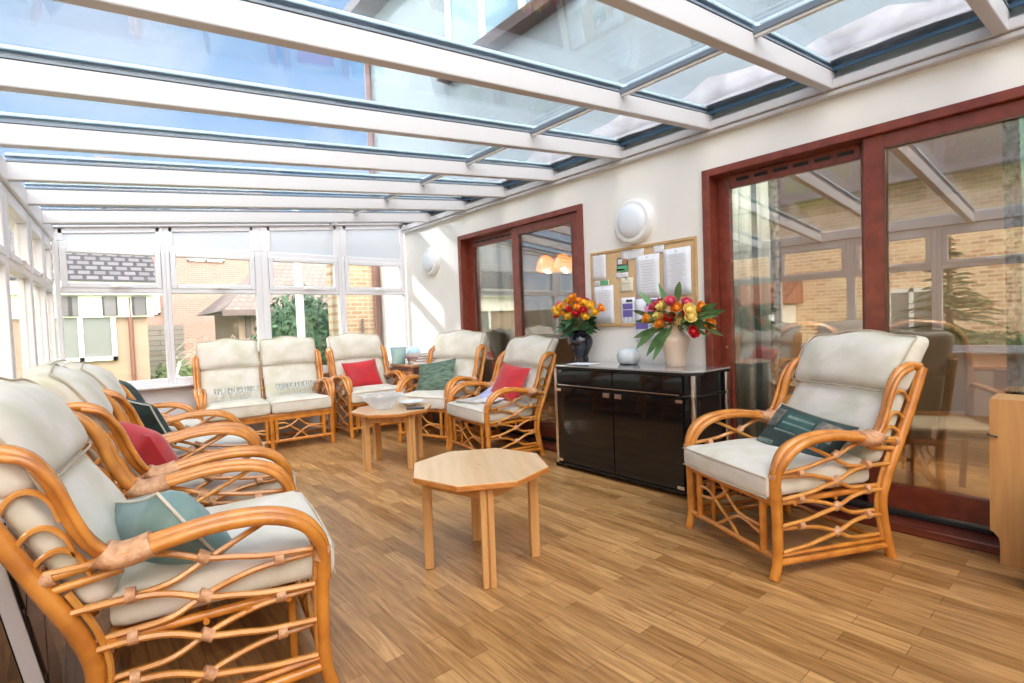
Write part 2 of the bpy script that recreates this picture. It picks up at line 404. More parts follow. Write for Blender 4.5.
# house wall with two door openings
wb = MB()
for y0, y1, z0 in ((-1.7, -.04, 0), (-.04, 1.936, 2.17), (1.936, 3.05, 0), (3.05, 4.93, 2.17), (4.93, YE + .1, 0)):
    wb.box(XW, XW + .24, y0, y1, z0, 2.50)
struct(wb.build('wall_right', 'wall', smooth=False))
struct(MB().box(-1.2, XW + .2, -1.85, -1.7, 0, 2.5).build('wall_back', 'wall', smooth=False))
# upper house wall above the glass roof, seen through it
struct(MB().box(XW, XW + .24, -3, 7.0, 2.50, 7.2).build('wall_upper', 'brickup', smooth=False))
struct(MB().box(XW + .002, XW + .24, YE + .1, 7.0, 0, 2.5).build('wall_outside', 'whiter', smooth=False))
struct(MB().box(XW - .015, XW, 1.95, 3.04, 0, .09).box(XW - .015, XW, 4.94, YE, 0, .09).build('baseboard_right', 'upvc', smooth=False))

# ---- glazed roof
ceil = thing('ceiling', 'white framed lean-to glass roof of the conservatory', 'glass roof', kind='structure')
cy_ = math.cos(math.atan(.0985)); XD = Vector((cy_, 0, .0985 * cy_)); ZD = Vector((-.0985 * cy_, 0, cy_))
RY = [-1.1, -.37, .38, 1.10, 1.84, 2.58, 3.32, 4.01, 4.69, 5.42, 6.10]
def slab(mb, x0, x1, y0, y1, t0, t1):
    """box following the roof slope, t measured from the white beam top"""
    v = [Vector((x, y, roof_top(x) + t)) for t in (t0, t1) for y in (y0, y1) for x in (x0, x1)]
    return mb.add(v, [(0, 2, 3, 1), (4, 5, 7, 6), (0, 1, 5, 4), (2, 6, 7, 3), (0, 4, 6, 2), (1, 3, 7, 5)])
def xl(y): return CORN.x + (YE - y) * (LDIR.x / -LDIR.y) * 1.0
for y in RY:
    x0 = xl(y) + .02
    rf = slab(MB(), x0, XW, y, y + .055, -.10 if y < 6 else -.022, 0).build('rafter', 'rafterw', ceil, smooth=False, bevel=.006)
    slab(MB(), x0, XW, y - .003, y + .058, 0.001, .011).build('gasket', 'gasket', rf, smooth=False)
    slab(MB(), x0, XW, y - .004, y + .058, .030, .050).build('capping', 'alu', rf, smooth=False, bevel=.006)
for a, b in zip(RY[:-1], RY[1:]):
    slab(MB(), xl(a) - .10, 2.385, a + .04, b + .015, .016, .026).build('glass_pane', 'roofglass', ceil, smooth=False)
    slab(MB(), 2.415, XW - .06, a + .04, b + .015, .016, .026).build('glass_pane', 'roofglass', ceil, smooth=False)
    pu = slab(MB(), 2.392, 2.418, a + .055, b, -.022, .016).build('purlin', 'whitef', ceil, smooth=False)
    slab(MB(), 2.382, 2.392, a + .055, b, -.010, .016).build('gasket', 'gasket', pu, smooth=False)
    slab(MB(), XW - .072, XW - .058, a + .055, b, -.004, .016).build('edge_strip', 'darkblue', ceil, smooth=False)
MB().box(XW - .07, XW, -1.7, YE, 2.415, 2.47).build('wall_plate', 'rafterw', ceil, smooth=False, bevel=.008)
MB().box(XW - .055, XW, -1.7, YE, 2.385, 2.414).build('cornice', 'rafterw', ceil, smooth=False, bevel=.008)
fl = MB()
for i in range(60):
    y0 = -1.7 + i * .13; wob = .03 * math.sin(i * .9) + .02 * math.sin(i * 2.3)
    y1 = y0 + .13; wob2 = .03 * math.sin((i + 1) * .9) + .02 * math.sin((i + 1) * 2.3)
    fl.add([(XW - .115 + wob * .35, y0, roof_top(XW - .11) + .036), (XW - .115 + wob2 * .35, y1, roof_top(XW - .11) + .036), (XW - .06, y1, roof_top(XW) + .055), (XW - .06, y0, roof_top(XW) + .055), (XW - .005, y1, roof_top(XW) + .10), (XW - .005, y0, roof_top(XW) + .10)], [(0, 1, 2, 3), (3, 2, 4, 5)])
fo = fl.build('flashing', 'flash', ceil, weld=True); sm = fo.modifiers.new('thick', 'SOLIDIFY'); sm.thickness = .006
ap = MB()
for i in range(48):
    y0 = -1.7 + i * .17; h0 = .035 * math.sin(i * 1.3) + .02 * math.sin(i * 3.1); h1 = .035 * math.sin((i + 1) * 1.3) + .02 * math.sin((i + 1) * 3.1)
    ap.add([(XW - .012, y0, 2.56), (XW - .012, y0 + .17, 2.56), (XW - .012, y0 + .17, 2.74 + h1), (XW - .012, y0, 2.74 + h0)], [(0, 1, 2, 3)])
ao = ap.build('lead_apron', 'flash', ceil, weld=True); sm = ao.modifiers.new('thick', 'SOLIDIFY'); sm.thickness = .006
# eaves beam on the left wall
eb = MB(); eb.obox(LW(3.9, -.03, 2.115), LDIR, LN, (0, 0, 1), 3.95, .055, .06); eb.build('eaves_beam', 'upvc', ceil, smooth=False, bevel=.008)
eb = MB(); eb.obox(LW(3.9, -.15, 2.10), LDIR, LN, (0, 0, 1), 3.95, .05, .05); eb.build('gutter', 'whitef', ceil, smooth=False, bevel=.01)

# ---- end wall
struct(MB().box(-.3, XW, YE + .0, YE + .22, 0, SILL - .03).build('wall_end', 'upvc', smooth=False))
MULL = [(-.135, -.055), (.705, .775), (1.553, 1.690), (2.475, 2.557), (3.345, 3.402)]
def window_frame(mb, a, b, z0, z1, w, pt, d=.03):
    """four bars around an opening; pt(t, n, z) maps into the wall"""
    for (t0, t1, q0, q1) in ((a, a + w, z0, z1), (b - w, b, z0, z1), (a + w, b - w, z0, z0 + w), (a + w, b - w, z1 - w, z1)):
        v = [pt(t, n, z) for z in (q0, q1) for n in (-d, d) for t in (t0, t1)]
        mb.add(v, [(0, 2, 3, 1), (4, 5, 7, 6), (0, 1, 5, 4), (2, 6, 7, 3), (0, 4, 6, 2), (1, 3, 7, 5)])
    return mb
def wbar(mb, t0, t1, z0, z1, pt, d=.035, off=0):
    v = [pt(t, n + off, z) for z in (z0, z1) for n in (-d, d) for t in (t0, t1)]
    return mb.add(v, [(0, 2, 3, 1), (4, 5, 7, 6), (0, 1, 5, 4), (2, 6, 7, 3), (0, 4, 6, 2), (1, 3, 7, 5)])
def make_window(k, a, b, pt, top, arch=None, ml=.04, mr=.04):
    w = thing('window_%d' % k, 'white upvc conservatory window with top-opening fanlight', 'window', kind='structure')
    f = MB(); wbar(f, a - ml, a, SILL - .03, top, pt); wbar(f, b, b + mr, SILL - .03, top, pt)
    wbar(f, a, b, SILL - .03, SILL + .035, pt); wbar(f, a, b, TR0 + .0, TR0 + .055, pt)
    wbar(f, a, b, 1.985, 2.05, pt)
    f.build('frame', 'upvc', w, smooth=False, bevel=.008)
    s = window_frame(MB(), a + .004, b - .004, TR0 + .045, 2.0, .048, lambda t, n, z: pt(t, n + .012, z)).build('fanlight_sash', 'upvc', w, smooth=False, bevel=.008)
    wbar(MB(), a + .05, b - .05, TR0 + .09, 1.955, pt, .006).build('fanlight_pane', 'winglass', w, smooth=False)
    wbar(MB(), a, b, SILL + .03, TR0 + .005, pt, .006).build('lower_pane', 'winglass', w, smooth=False)
    mid = (a + b) / 2
    h = MB(); wbar(h, mid - .025, mid + .025, TR0 + .052, TR0 + .078, pt, .012, .05); wbar(h, mid + .02, mid + .13, TR0 + .058, TR0 + .072, pt, .008, .064)
    h.build('handle', 'lampw', w, smooth=False, bevel=.004)
    return w
ptE = lambda t, n, z: Vector((t, YE + .04 - n, z))
k = 1
for (l, r_) in zip(MULL[:-1], MULL[1:]):
    a, b = l[1], r_[0]
    w = make_window(k, a, b, ptE, 2.05, ml=(l[1] - l[0]) / 2, mr=(r_[1] - r_[0]) / 2)
    # solid raking panel above the fanlight
    za, zb = roof_top(a) - .025, roof_top(b) - .025
    pm = MB(); v = [Vector((x, YE + .04 + d, z)) for d in (-.012, .012) for x, z in ((a + .03, 2.046), (b - .03, 2.046), (b - .03, zb - .035), (a + .03, za - .035))]
    pm.add(v, [(0, 1, 2, 3), (7, 6, 5, 4), (0, 4, 5, 1), (1, 5, 6, 2), (2, 6, 7, 3), (3, 7, 4, 0)]); pm.build('raking_panel', 'panel', w, smooth=False)
    fm = MB()
    for (t0, t1, p0, p1) in ((a - (l[1] - l[0]) / 2, a + .035, 0, 1), (b - .035, b + (r_[1] - r_[0]) / 2, 0, 1)):
        v = [Vector((t, YE + .04 + d, z)) for d in (-.03, .03) for t, z in ((t0, 2.05), (t1, 2.05), (t1, roof_top(t1) - .02), (t0, roof_top(t0) - .02))]
        fm.add(v, [(0, 1, 2, 3), (7, 6, 5, 4), (0, 4, 5, 1), (1, 5, 6, 2), (2, 6, 7, 3), (3, 7, 4, 0)])
    v = [Vector((t, YE + .04 + d, z)) for d in (-.03, .03) for t, z in ((a, za - .045), (b, zb - .045), (b, roof_top(b)), (a, roof_top(a)))]
    fm.add(v, [(0, 1, 2, 3), (7, 6, 5, 4), (0, 4, 5, 1), (1, 5, 6, 2), (2, 6, 7, 3), (3, 7, 4, 0)])
    fm.build('panel_frame', 'upvc', w, smooth=False, bevel=.005)
    k += 1
struct(MB().box(-.12, XW, YE - .09, YE + .04, SILL - .055, SILL - .028).build('trim_1', 'upvc', smooth=False, bevel=.008))
# ---- left wall
lw = MB(); lw.obox(LW(3.9, -.10, (SILL - .03) / 2), LDIR, LN, (0, 0, 1), 4.0, .09, (SILL - .03) / 2); struct(lw.build('wall_left', 'upvc', smooth=False))
ptL = lambda t, n, z: LW(t, n - .03, z)
LM_ = [(.02, .09), (.80, .86), (1.25, 1.33), (2.06, 2.14), (2.90, 2.98), (3.74, 3.82), (4.58, 4.66), (5.42, 5.50), (6.26, 6.34), (7.1, 7.2)]
LM_ = [(.02, .10), (.56, .63), (1.24, 1.33), (2.10, 2.19), (2.96, 3.05), (3.82, 3.91), (4.68, 4.77), (5.54, 5.63), (6.4, 6.49), (7.26, 7.35)]
for (l, r_) in zip(LM_[:-1], LM_[1:]):
    make_window(k, l[1], r_[0], ptL, 2.06, ml=(l[1] - l[0]) / 2, mr=(r_[1] - r_[0]) / 2); k += 1
tl = MB(); tl.obox(LW(3.9, .03, SILL - .04), LDIR, LN, (0, 0, 1), 3.9, .05, .014); struct(tl.build('trim_2', 'upvc', smooth=False, bevel=.006))

# ---- sliding doors in the house wall
def bars(name, rects, x0, x1, m, parent, bevel=.005):
    mb = MB()
    for y0, y1, z0, z1 in rects: mb.box(x0, x1, y0, y1, z0, z1)
    return mb.build(name, m, parent, smooth=False, bevel=bevel)
def sliding_door(k, y0, y1, fixedfar, label):
    """opening y0..y1; the far leaf (larger y) runs behind the near leaf"""
    d = thing('door_%d' % k, label, 'sliding door', kind='structure')
    H = 2.17; mid = (y0 + y1) / 2
    bars('frame', [(y0, y0 + .055, 0, H), (y1 - .055, y1, 0, H), (y0 + .055, y1 - .055, H - .05, H)], XW - .022, XW + .20, 'mahog', d)
    bars('sill', [(y0, y1, 0, .05)], XW - .14, XW + .2, 'mahogh', d, .01)
    bars('track', [(y0 + .05, y1 - .05, .05, .075)], XW - .02, XW + .16, 'blackslot', d)
    bars('track_rail', [(y0 + .05, y1 - .05, .075, .083)], XW + .005, XW + .012, 'chrome', d, 0)
    # far leaf, set back
    a, b = mid - .03, y1 - .055
    s = bars('sash', [(a, a + .10, .08, H - .05), (b - .085, b, .08, H - .05), (a + .1, b - .085, .08, .21), (a + .1, b - .085, 2.035, H - .05)], XW + .09, XW + .135, 'mahog', d)
    bars('pane', [(a + .09, b - .08, .2, 2.045)], XW + .108, XW + .116, 'doorglass', d, 0)
    for i in range(6):
        y = a + .13 + i * (b - a - .28) / 5.6
        bars('vent_slot', [(y, y + .085, 2.072, 2.092)], XW + .084, XW + .089, 'blackslot', s, 0)
    # near leaf
    a, b = y0 + .055, mid + .035
    s2 = bars('sash', [(a, a + .095, .08, H - .05), (b - .10, b, .08, H - .05), (a + .095, b - .10, .08, .21), (a + .095, b - .10, 2.045, H - .05)], XW + .012, XW + .062, 'mahog', d)
    bars('pane', [(a + .09, b - .095, .2, 2.055)], XW + .032, XW + .040, 'doorglass', d, 0)
    bars('glazing_bead', [(b - .106, b - .098, .21, 2.045), (a + .093, a + .101, .21, 2.045), (a + .095, b - .1, 2.038, 2.046)], XW + .008, XW + .014, 'darkwood', s2, 0)
    for z in (1.05, .95):
        mb = MB(); mb.lathe([(.008, 0), (.008, .006), (.001, .008)], 10); o = mb.build('screw_cap', 'beeche', d); o.rotation_euler = (0, R(-90), 0); o.location = (XW - .022, y1 - .028 if z > 1 else y1 - .14, z)
        if z < 1: o.location.x = XW + .09; o.location.y = y1 - .1
    return d
sliding_door(1, -.04, 1.936, True, 'wide mahogany sliding patio door nearest the viewer')
sliding_door(2, 3.05, 4.93, True, 'mahogany sliding patio door further along the house wall')

# ------------------------------------------------------------------ cane armchair
W0 = .66
def S(x, pts): return [(x, u, z) for u, z in pts]
ARM = [(.0, .36), (0, .446), (.015, .505), (.07, .572), (.166, .610), (.307, .619), (.453, .600), (.58, .580)]
INNER = ARM[-2:] + [(.628, .612), (.672, .69), (.706, .79), (.755, .868), (.83, .898), (.905, .890)]
REAR = [(.698, 0), (.668, .10), (.640, .26), (.672, .38), (.746, .525), (.842, .716), (.915, .885)]
def cane_seat(name, W, n):
    """armchair (n=1) or settee (n=2); local front towards -Y, origin at front centre of the base"""
    root = bpy.data.objects.new(name, None); COL.objects.link(root); root.empty_display_size = .1
    h = W / 2
    for s in (-1, 1):
        x = s * h
        MB().tube(S(x, [(-.008, 0), (.012, .085), (.012, .29), (0, .446)]), .023, 12).build('front_leg', 'rattan', root)
        rp = MB().tube(S(x, REAR), .025, 12).build('rear_post', 'rattan', root)
        MB().tube(S(x - s * .004, [(.676, .02), (.646, .10), (.618, .26), (.650, .37), (.72, .51), (.816, .70), (.885, .86)]), .0085, 6).build('braid_trim', 'braid', rp)
        arm = MB()
        arm.tube(S(x, ARM), .0215, 10)
        arm.tube([(x + s * .036 * min(1, i / 3), u + .006, z - .007) for i, (u, z) in enumerate(ARM)], .0185, 10)
        arm.tube([(x - s * .034 * min(1, i / 3), u + .010, z - .009) for i, (u, z) in enumerate(ARM)], .0155, 10)
        ar = arm.build('armrest', 'rattan', root)
        bs = MB().tube([(x + s * .002, .485, .590), (x + s * .002, .53, .580), (x, .575, .574), (x, .612, .592)], .056, 16)
        for qi, v in enumerate(bs.v):
            f_ = (v[1] - .485) / .127; zc = .590 - .018 * math.sin(max(0, min(1, f_)) * math.pi) ; bs.v[qi] = (v[0], v[1], zc + (v[2] - zc) * .60)
        bs.build('binding', 'bind', ar)
        MB().tube([(x, .012, .425), (x, 0, .47)], .0255, 12).build('binding', 'bind', ar)
        MB().tube([(x, .715, .552), (x, .745, .545)], .022, 12).build('binding', 'bind', ar)
        ip = MB().tube(S(x - s * .004, INNER), .021, 10)
        ip.tube(S(x + s * .024, [(.56, .585), (.612, .615), (.655, .70), (.690, .79), (.745, .862), (.82, .888)]), .012, 8)
        ip.build('back_post', 'rattan', root)
        MB().tube(S(x, [(.56, .572), (.66, .560), (.765, .548)]), .015, 8).tube(S(x, [(.56, .535), (.66, .522), (.755, .512)]), .012, 8).build('arm_rail', 'rattanp', root)
        lp = MB()
        for u0, z0, u1, z1 in ((.700, .765, .835, .705), (.672, .665, .800, .622), (.64, .60, .765, .57)):
            lp.tube(S(x, [(u0 - .005, z0 - .07), (u0 + .015, z0 - .015), (u0 + .055, z0 + .018), (u0 + .10, z0 + .004), (u1 + .01, z1 - .012)]), .0085, 6)
        lp.build('back_loops', 'rattanp', root)
        bl = MB().tube(S(x, [(.012, .072), (.34, .066), (.672, .060)]), .0165, 8).tube(S(x, [(.02, .105), (.34, .099), (.662, .094)]), .010, 6)
        bl.build('bottom_rail', 'rattan', root)
        MB().tube(S(x, [(.037, .10), (.037, .30), (.030, .46), (.05, .52)]), .0085, 6).build('braid_trim', 'braid', root)
        MB().tube(S(x, [(.645, .09), (.605, .25), (.63, .38), (.69, .50)]), .010, 6).build('inner_post', 'rattanp', root)
        la = MB()
        for k in range(4):
            zl = .118 + k * .117; zr = zl + .095
            la.tube(S(x + s * .006, [(.037, zl), (.18, zl + .012), (.27, zl + .030), (.36, (zl + zr) / 2), (.45, zr - .012), (.54, zr + .002), ((.638, .645, .685, .735)[k], zr)]), .0095, 6)
            zl2 = .216 + k * .117; zr2 = zl2 - .100
            if k < 3: la.tube(S(x - s * .008, [(.037, zl2), (.18, zl2 - .006), (.27, zl2 - .022), (.36, (zl2 + zr2) / 2), (.45, zr2 + .010), (.54, zr2 + .002), ((.645, .632, .655)[k], zr2)]), .0095, 6)
        la.tube(S(x - s * .008, [(.14, .60), (.24, .555), (.36, .50), (.45, .46), (.56, .447), (.685, .445)]), .0095, 6)
        lat = la.build('side_lattice', 'rattanp', root)
        for k in range(4):
            z = .168 + k * .117
            MB().tube([(x, .345, z - .010), (x, .375, z + .008)], .0185, 10).build('binding', 'bind', lat)
            if k < 3:
                MB().tube([(x, .13, .226 + k * .117), (x, .158, .226 + k * .117)], .0215, 10).build('binding', 'bind', lat)
                MB().tube([(x, .535, .221 + k * .117), (x, .56, .221 + k * .117)], .0215, 10).build('binding', 'bind', lat)
    # front and back rails, seat frame
    rl = MB()
    rl.tube([(-h, .01, .335), (0, .008, .335), (h, .01, .335)], .0165, 8, 1).tube([(-h, .012, .092), (h, .012, .092)], .0155, 8, 1)
    rl.tube([(-h, .60, .335), (h, .60, .335)], .0165, 8, 1).tube([(-h, .665, .075), (h, .665, .075)], .0145, 8, 1)
    for x in (-h + .02, h - .02): rl.tube([(x, .01, .333), (x, .62, .333)], .0145, 8, 1)
    for i in range(1, 5): rl.tube([(-h, .12 * i, .322), (h, .12 * i, .322)], .010, 6, 1)
    rl.build('seat_frame', 'rattan', root)
    bk = MB()
    bk.tube([(-h, .905, .888), (0, .915, .905), (h, .905, .888)], .018, 8)
    for f in (.25, .5, .75): bk.tube([(-h + W * f, .66, .35), (-h + W * f, .745, .52), (-h + W * f, .845, .715), (-h + W * f, .908, .888)], .010, 6)
    bk.tube([(-h, .755, .545), (h, .755, .545)], .014, 8, 1)
    bk.build('back_frame', 'rattan', root)
    # glider uprights and lattice under the seat front
    fp = MB(); ups = [-h + .085, h - .085]
    if n == 2: ups = [-h + .085, -.045, .045, h - .085]
    for x in ups:
        MB().tube([(x, .012, .095), (x, .012, .33)], .0175, 8, 1).build('front_upright', 'rattan', root)
        MB().tube([(x, .10, .045), (x, .10, .33)], .014, 8, 1).build('glider_post', 'rattan', root)
    if n == 2: MB().tube([(0, .0, 0), (0, .01, .33)], .021, 10, 1).build('front_leg', 'rattan', root)
    segs = [(-h + .10, h - .10)] if n == 1 else [(-h + .10, -.06), (.06, h - .10)]
    fl_ = MB()
    for a, b in segs:
        w = b - a; P = lambda f, z: (a + w * f, .012, z)
        fl_.tube([P(0, .26), P(.16, .255), P(.34, .20), P(.52, .15), P(.66, .098)], .0085, 6).tube([P(0, .21), P(.2, .22), P(.38, .26), P(.5, .31)], .0085, 6)
        fl_.tube([P(.36, .325), P(.52, .26), P(.68, .215), P(1, .205)], .0085, 6).tube([P(.3, .10), P(.5, .16), P(.7, .20), P(1, .17)], .0085, 6)
    fl_.build('front_lattice', 'rattanp', root)
    if n == 2: MB().box(-h, h, .0, .02, .285, .345).build('front_apron', 'rattan', root, smooth=False, bevel=.006)
    # cushions
    cw = (W + .012) / n
    for i in range(n):
        cx = -W / 2 - .006 + cw * (i + .5)
        sc = rounded_box(cw - .006, .66, .122, .040, 9, .022, lambda q: Vector(((q.x + cx) * (1 - .075 * max(0, min(1, (q.y + .285) / .07))), q.y + .285, q.z + .347 + .004 * math.sin(q.x * 19) * math.cos(q.y * 15)))).build('seat_cushion', 'cream', root)
        e = cw / 2 - .012
        MB().tube([(cx - e, -.036, .452), (cx, -.045, .456), (cx + e, -.036, .452)], .004, 6).tube([(cx - e, -.036, .364), (cx, -.045, .361), (cx + e, -.036, .364)], .004, 6).build('piping', 'creamw', sc)
        L = .70; lean = R(29.5); bw = cw - .035 - (0.01 if n == 2 else 0)
        def bfn(q, cx=cx, bw=bw):
            f = max(0, min(1, q.y / L + .5)); fx = q.x / (bw / 2)
            t = (q.z - .06) * (.95 + .12 * math.exp(-((f - .25) / .17) ** 2)) * (1 - .12 * abs(fx) ** 3)   # + is the front side
            v = f * L; w = 1
            y0, z0 = .615, .437
            yy = y0 + v * math.sin(lean) - t * math.cos(lean)
            zz = z0 + v * math.cos(lean) + t * math.sin(lean) * .4
            return Vector((cx + q.x * w, yy, zz + .006 * math.sin(q.x * 23 + f * 9)))   # small dips in the stuffing
        lo = rounded_box(bw, L * .60, .115, .045, 15, .018, lambda q: bfn(Vector((q.x, q.y - L * .20, q.z)))).build('back_cushion', 'cream', root)
        MB().tube([bfn(Vector((bw / 2 * a, L * (-.5 + .03), .108))) for a in (-.93, -.5, 0, .5, .93)], .0035, 6).build('piping', 'creamw', lo)
        hw = bw + .030
        def hfn(q, hw=hw):
            fx = q.x / (hw / 2); f = max(0, min(1, q.y / (L * .47) + .5))
            v = q.y + L * .755 + (.030 * math.cos(fx * 1.55) + .010 * math.cos(fx * 6.0) - .012) * max(0, (f - .4) / .6) ** 2 + .010 * (1 - fx * fx) * (1 - f)
            t = (q.z - .08) * (1 + .22 * math.sin(math.pi * f)) * (1 - .22 * abs(fx) ** 3) + .020 - .050 * max(0, (f - .62) / .38) ** 2
            t += .006 * math.sin(q.x * 17 + 2) * math.sin(f * 7)
            return Vector((cx + q.x, .615 + v * math.sin(lean) - t * math.cos(lean), .437 + v * math.cos(lean) + t * math.sin(lean) * .4))
        hd = rounded_box(hw, L * .47, .155, .062, 15, .020, hfn).build('headrest', 'cream', root)
        rim = [hfn(Vector((hw / 2 * a, L * .47 * (f - .5), .150))) for a, f in [(-.955, .06), (-.965, .4), (-.96, .8), (-.92, .95), (-.6, .985), (-.2, .985), (.2, .985), (.6, .985), (.92, .95), (.96, .8), (.965, .4), (.955, .06), (.5, .012), (0, .012), (-.5, .012)]]
        MB().tube(rim, .0045, 6, 3, closed=True).build('piping', 'creamw', hd)
    return root
CH = 'cane armchairs around the conservatory'
chair = cane_seat('armchair', W0, 1)
POSES = [
 ((2.446, 1.307), -114.3, .63, .95, 1.00, 'cane armchair standing alone by the near patio door, green lettered cushion on it'),
 ((.655, 2.065), 80.5, .72, .94, 1.00, 'nearest cane armchair of the left row, with a teal cushion on its cream seat'),
 ((.81, 3.07), 87, .72, .95, 1.00, 'second cane armchair of the left row, a red cushion leaning in it'),
 ((.92, 4.02), 86, .72, .95, .97, 'third cane armchair of the left row, with a piped dark green cushion'),
 ((.70, 4.90), 72, .62, .88, .96, 'last cane armchair of the left row, turned in beside the two-seat settee'),
 ((2.568, 5.40), -2, .64, .72, 1.06, 'cane armchair against the end windows beside the settee, with a red cushion'),
 ((2.62, 3.79), -97.5, .70, .80, .99, 'cane armchair beside the black cabinet, with a red cushion and magazines'),
 ((2.61, 4.54), -73, .64, .72, 1.05, 'cane armchair in front of the far patio door, with a striped green cushion'),
]
CHAIRS = []
for i, (xy, th, W, s, kz, lab) in enumerate(POSES):
    o = chair if i == 0 else copy_tree(chair)
    o.location = (xy[0], xy[1], 0); o.rotation_euler = (0, 0, R(th)); o.scale = (W / W0, s, kz)
    tag(o, lab, 'armchair', CH); CHAIRS.append(o)
sofa = cane_seat('settee', 1.18, 2)
sofa.location = (1.449, 5.42, 0); sofa.rotation_euler = (0, 0, R(-6.1)); sofa.scale = (1.156 / 1.18, .66, 1.055)
tag(sofa, 'two-seat cane settee with cream cushions under the end windows', 'sofa')

def seat_pt(i, x, u, z):
    """a point in chair i's own frame, in room coordinates"""
    if i == 'sofa': o = sofa
    else: o = CHAIRS[i]
    m = Matrix.Translation(o.location) @ Matrix.Rotation(o.rotation_euler[2], 4, 'Z') @ Matrix.Diagonal((*o.scale, 1))
    return m @ Vector((x, u, z))
def scatter(name, label, i, x, u, z, w, h, t, m, lean=35, yaw=0, roll=0, rim=None, group='scatter cushions on the chairs'):
    """cushion leaning on a chair back; (x,u,z) is its middle in the chair's frame"""
    o = pillow(w, h, t).build(name, m, weld=True)
    p = seat_pt(i, x, u, z); a = CHAIRS[i].rotation_euler[2]
    o.matrix_world = Matrix.Translation(p) @ Matrix.Rotation(a + R(yaw), 4, 'Z') @ Matrix.Rotation(R(90 - lean), 4, 'X') @ Matrix.Rotation(R(roll), 4, 'Z')
    if rim: MB().tube(pillow_rim(w, h), .005, 6, 1, closed=True).build('piping', rim, o)
    return tag(o, label, 'cushion', group)
c0 = scatter('cushion', 'dark green cushion with lettered patches on the lone armchair by the patio door', 0, .035, .44, .520, .48, .33, .14, 'dgreen', 40, 6, -8, 'creamw')
scatter('cushion', 'plain teal cushion with pale piping in the nearest left-hand armchair', 1, -.11, .44, .51, .40, .37, .20, 'teal', 30, 30, -16, 'cream')
scatter('cushion', 'plump red cushion leaning in the second armchair of the left row', 2, .0, .60, .60, .38, .34, .18, 'red', 30, 22, 10)
scatter('cushion', 'dark green cushion with pale piping in the third armchair of the left row', 3, .0, .62, .635, .40, .38, .14, 'dgreen', 28, 24, 8, 'cream')
scatter('cushion', 'small dark cushion in the last armchair of the left row', 4, .08, .46, .70, .38, .36, .13, 'dgreen', 26, 14, 0)
scatter('cushion', 'square red cushion propped on the armchair against the end windows', 5, -.03, .50, .61, .42, .34, .12, 'red', 26, 0, 4)
scatter('cushion', 'red cushion propped upright in the armchair beside the black cabinet', 6, .05, .52, .625, .42, .38, .12, 'red', 28, 6, -6)
scatter('cushion', 'green striped cushion propped in the armchair before the far patio door', 7, -.08, .44, .62, .44, .36, .12, 'pgreen', 34, 12, 10)
# printed patches and lines of lettering on the green cushion
def on_pillow(w, h, t, x, y, sag=.07):
    X, Y = x, y
    T = t / 2 * (max(0, 1 - abs(X) ** 3.2) * max(0, 1 - abs(Y) ** 3.2)) ** .55 * (1 + .07 * math.sin(3 * X + 1.3) * math.cos(2.6 * Y))
    return Vector((w / 2 * X * (1 - sag * (1 - Y * Y)), h / 2 * Y * (1 - sag * (1 - X * X)), T + .0015))
M['patch'] = mat('faded_print', (.22, .20, .17), .85, col2=(.09, .09, .08), nscale=26)
M['letter'] = mat('pale_lettering', (.20, .26, .235), .85)
M['tealprint'] = mat('teal_print', (.036, .098, .086), .85, noise=.3, nscale=20)
def patch(m, x0, x1, y0, y1, name, nx=6):
    mb = MB(); vs = [on_pillow(.48, .33, .14, x0 + (x1 - x0) * i / nx, y0 + (y1 - y0) * j / nx) for j in range(nx + 1) for i in range(nx + 1)]
    N = nx + 1; mb.add(vs, [(j * N + i, j * N + i + 1, (j + 1) * N + i + 1, (j + 1) * N + i) for j in range(nx) for i in range(nx)])
    return mb.build(name, m, c0)
patch('tealprint', -.45, .38, .02, .72, 'printed_panel'); patch('patch', .42, .86, .10, .74, 'printed_panel'); patch('patch', -.88, -.52, .05, .75, 'printed_panel')
for (y, x0, x1, hh) in ((.52, -.36, .32, .10), (.26, -.40, .36, .06), (-.05, -.5, .1, .06), (-.10, .2, .7, .16), (-.55, -.8, -.3, .14), (-.6, .0, .6, .08)):
    x = x0; P = []
    while x < x1:
        dx = random.uniform(.03, .055)
        P += [on_pillow(.48, .33, .14, x + dx * a, y + hh * b) for a, b in ((0, -.5), (.1, .6), (.5, random.uniform(-.4, .3)), (.8, .5), (.9, -.5))]
        x += dx * 1.35
    MB().tube(P, .0014, 4, 2).build('lettering', 'letter', c0)

# magazines on the armchair beside the cabinet
def flat_box(name, label, cat, p, rz, w, d, h, m, tilt=(0, 0), group=None, page=None):
    o = MB().box(-w / 2, w / 2, -d / 2, d / 2, 0, h).build(name, m, smooth=False, bevel=.002)
    o.location = p; o.rotation_euler = (R(tilt[0]), R(tilt[1]), rz)
    if page: MB().box(-w / 2 + .004, w / 2 + .001, -d / 2 - .001, d / 2 + .001, h * .18, h * .82).build('pages', page, o, smooth=False)
    return tag(o, label, cat, group)
a6 = R(-97.5)
flat_box('magazine', 'folded newspaper lying on the seat of the armchair beside the cabinet', 'newspaper', seat_pt(6, -.06, .25, .488), a6 + R(12), .30, .38, .014, 'newsp')
flat_box('magazine', 'violet and white magazine propped against the red cushion beside the cabinet', 'magazine', seat_pt(6, -.13, .33, .506), a6 + R(-8), .21, .29, .012, 'mag1', (28, 0), page='mag2')
flat_box('magazine', 'white magazine on the newspaper in the armchair beside the cabinet', 'magazine', seat_pt(6, .07, .27, .503), a6 + R(30), .21, .28, .008, 'mag2')

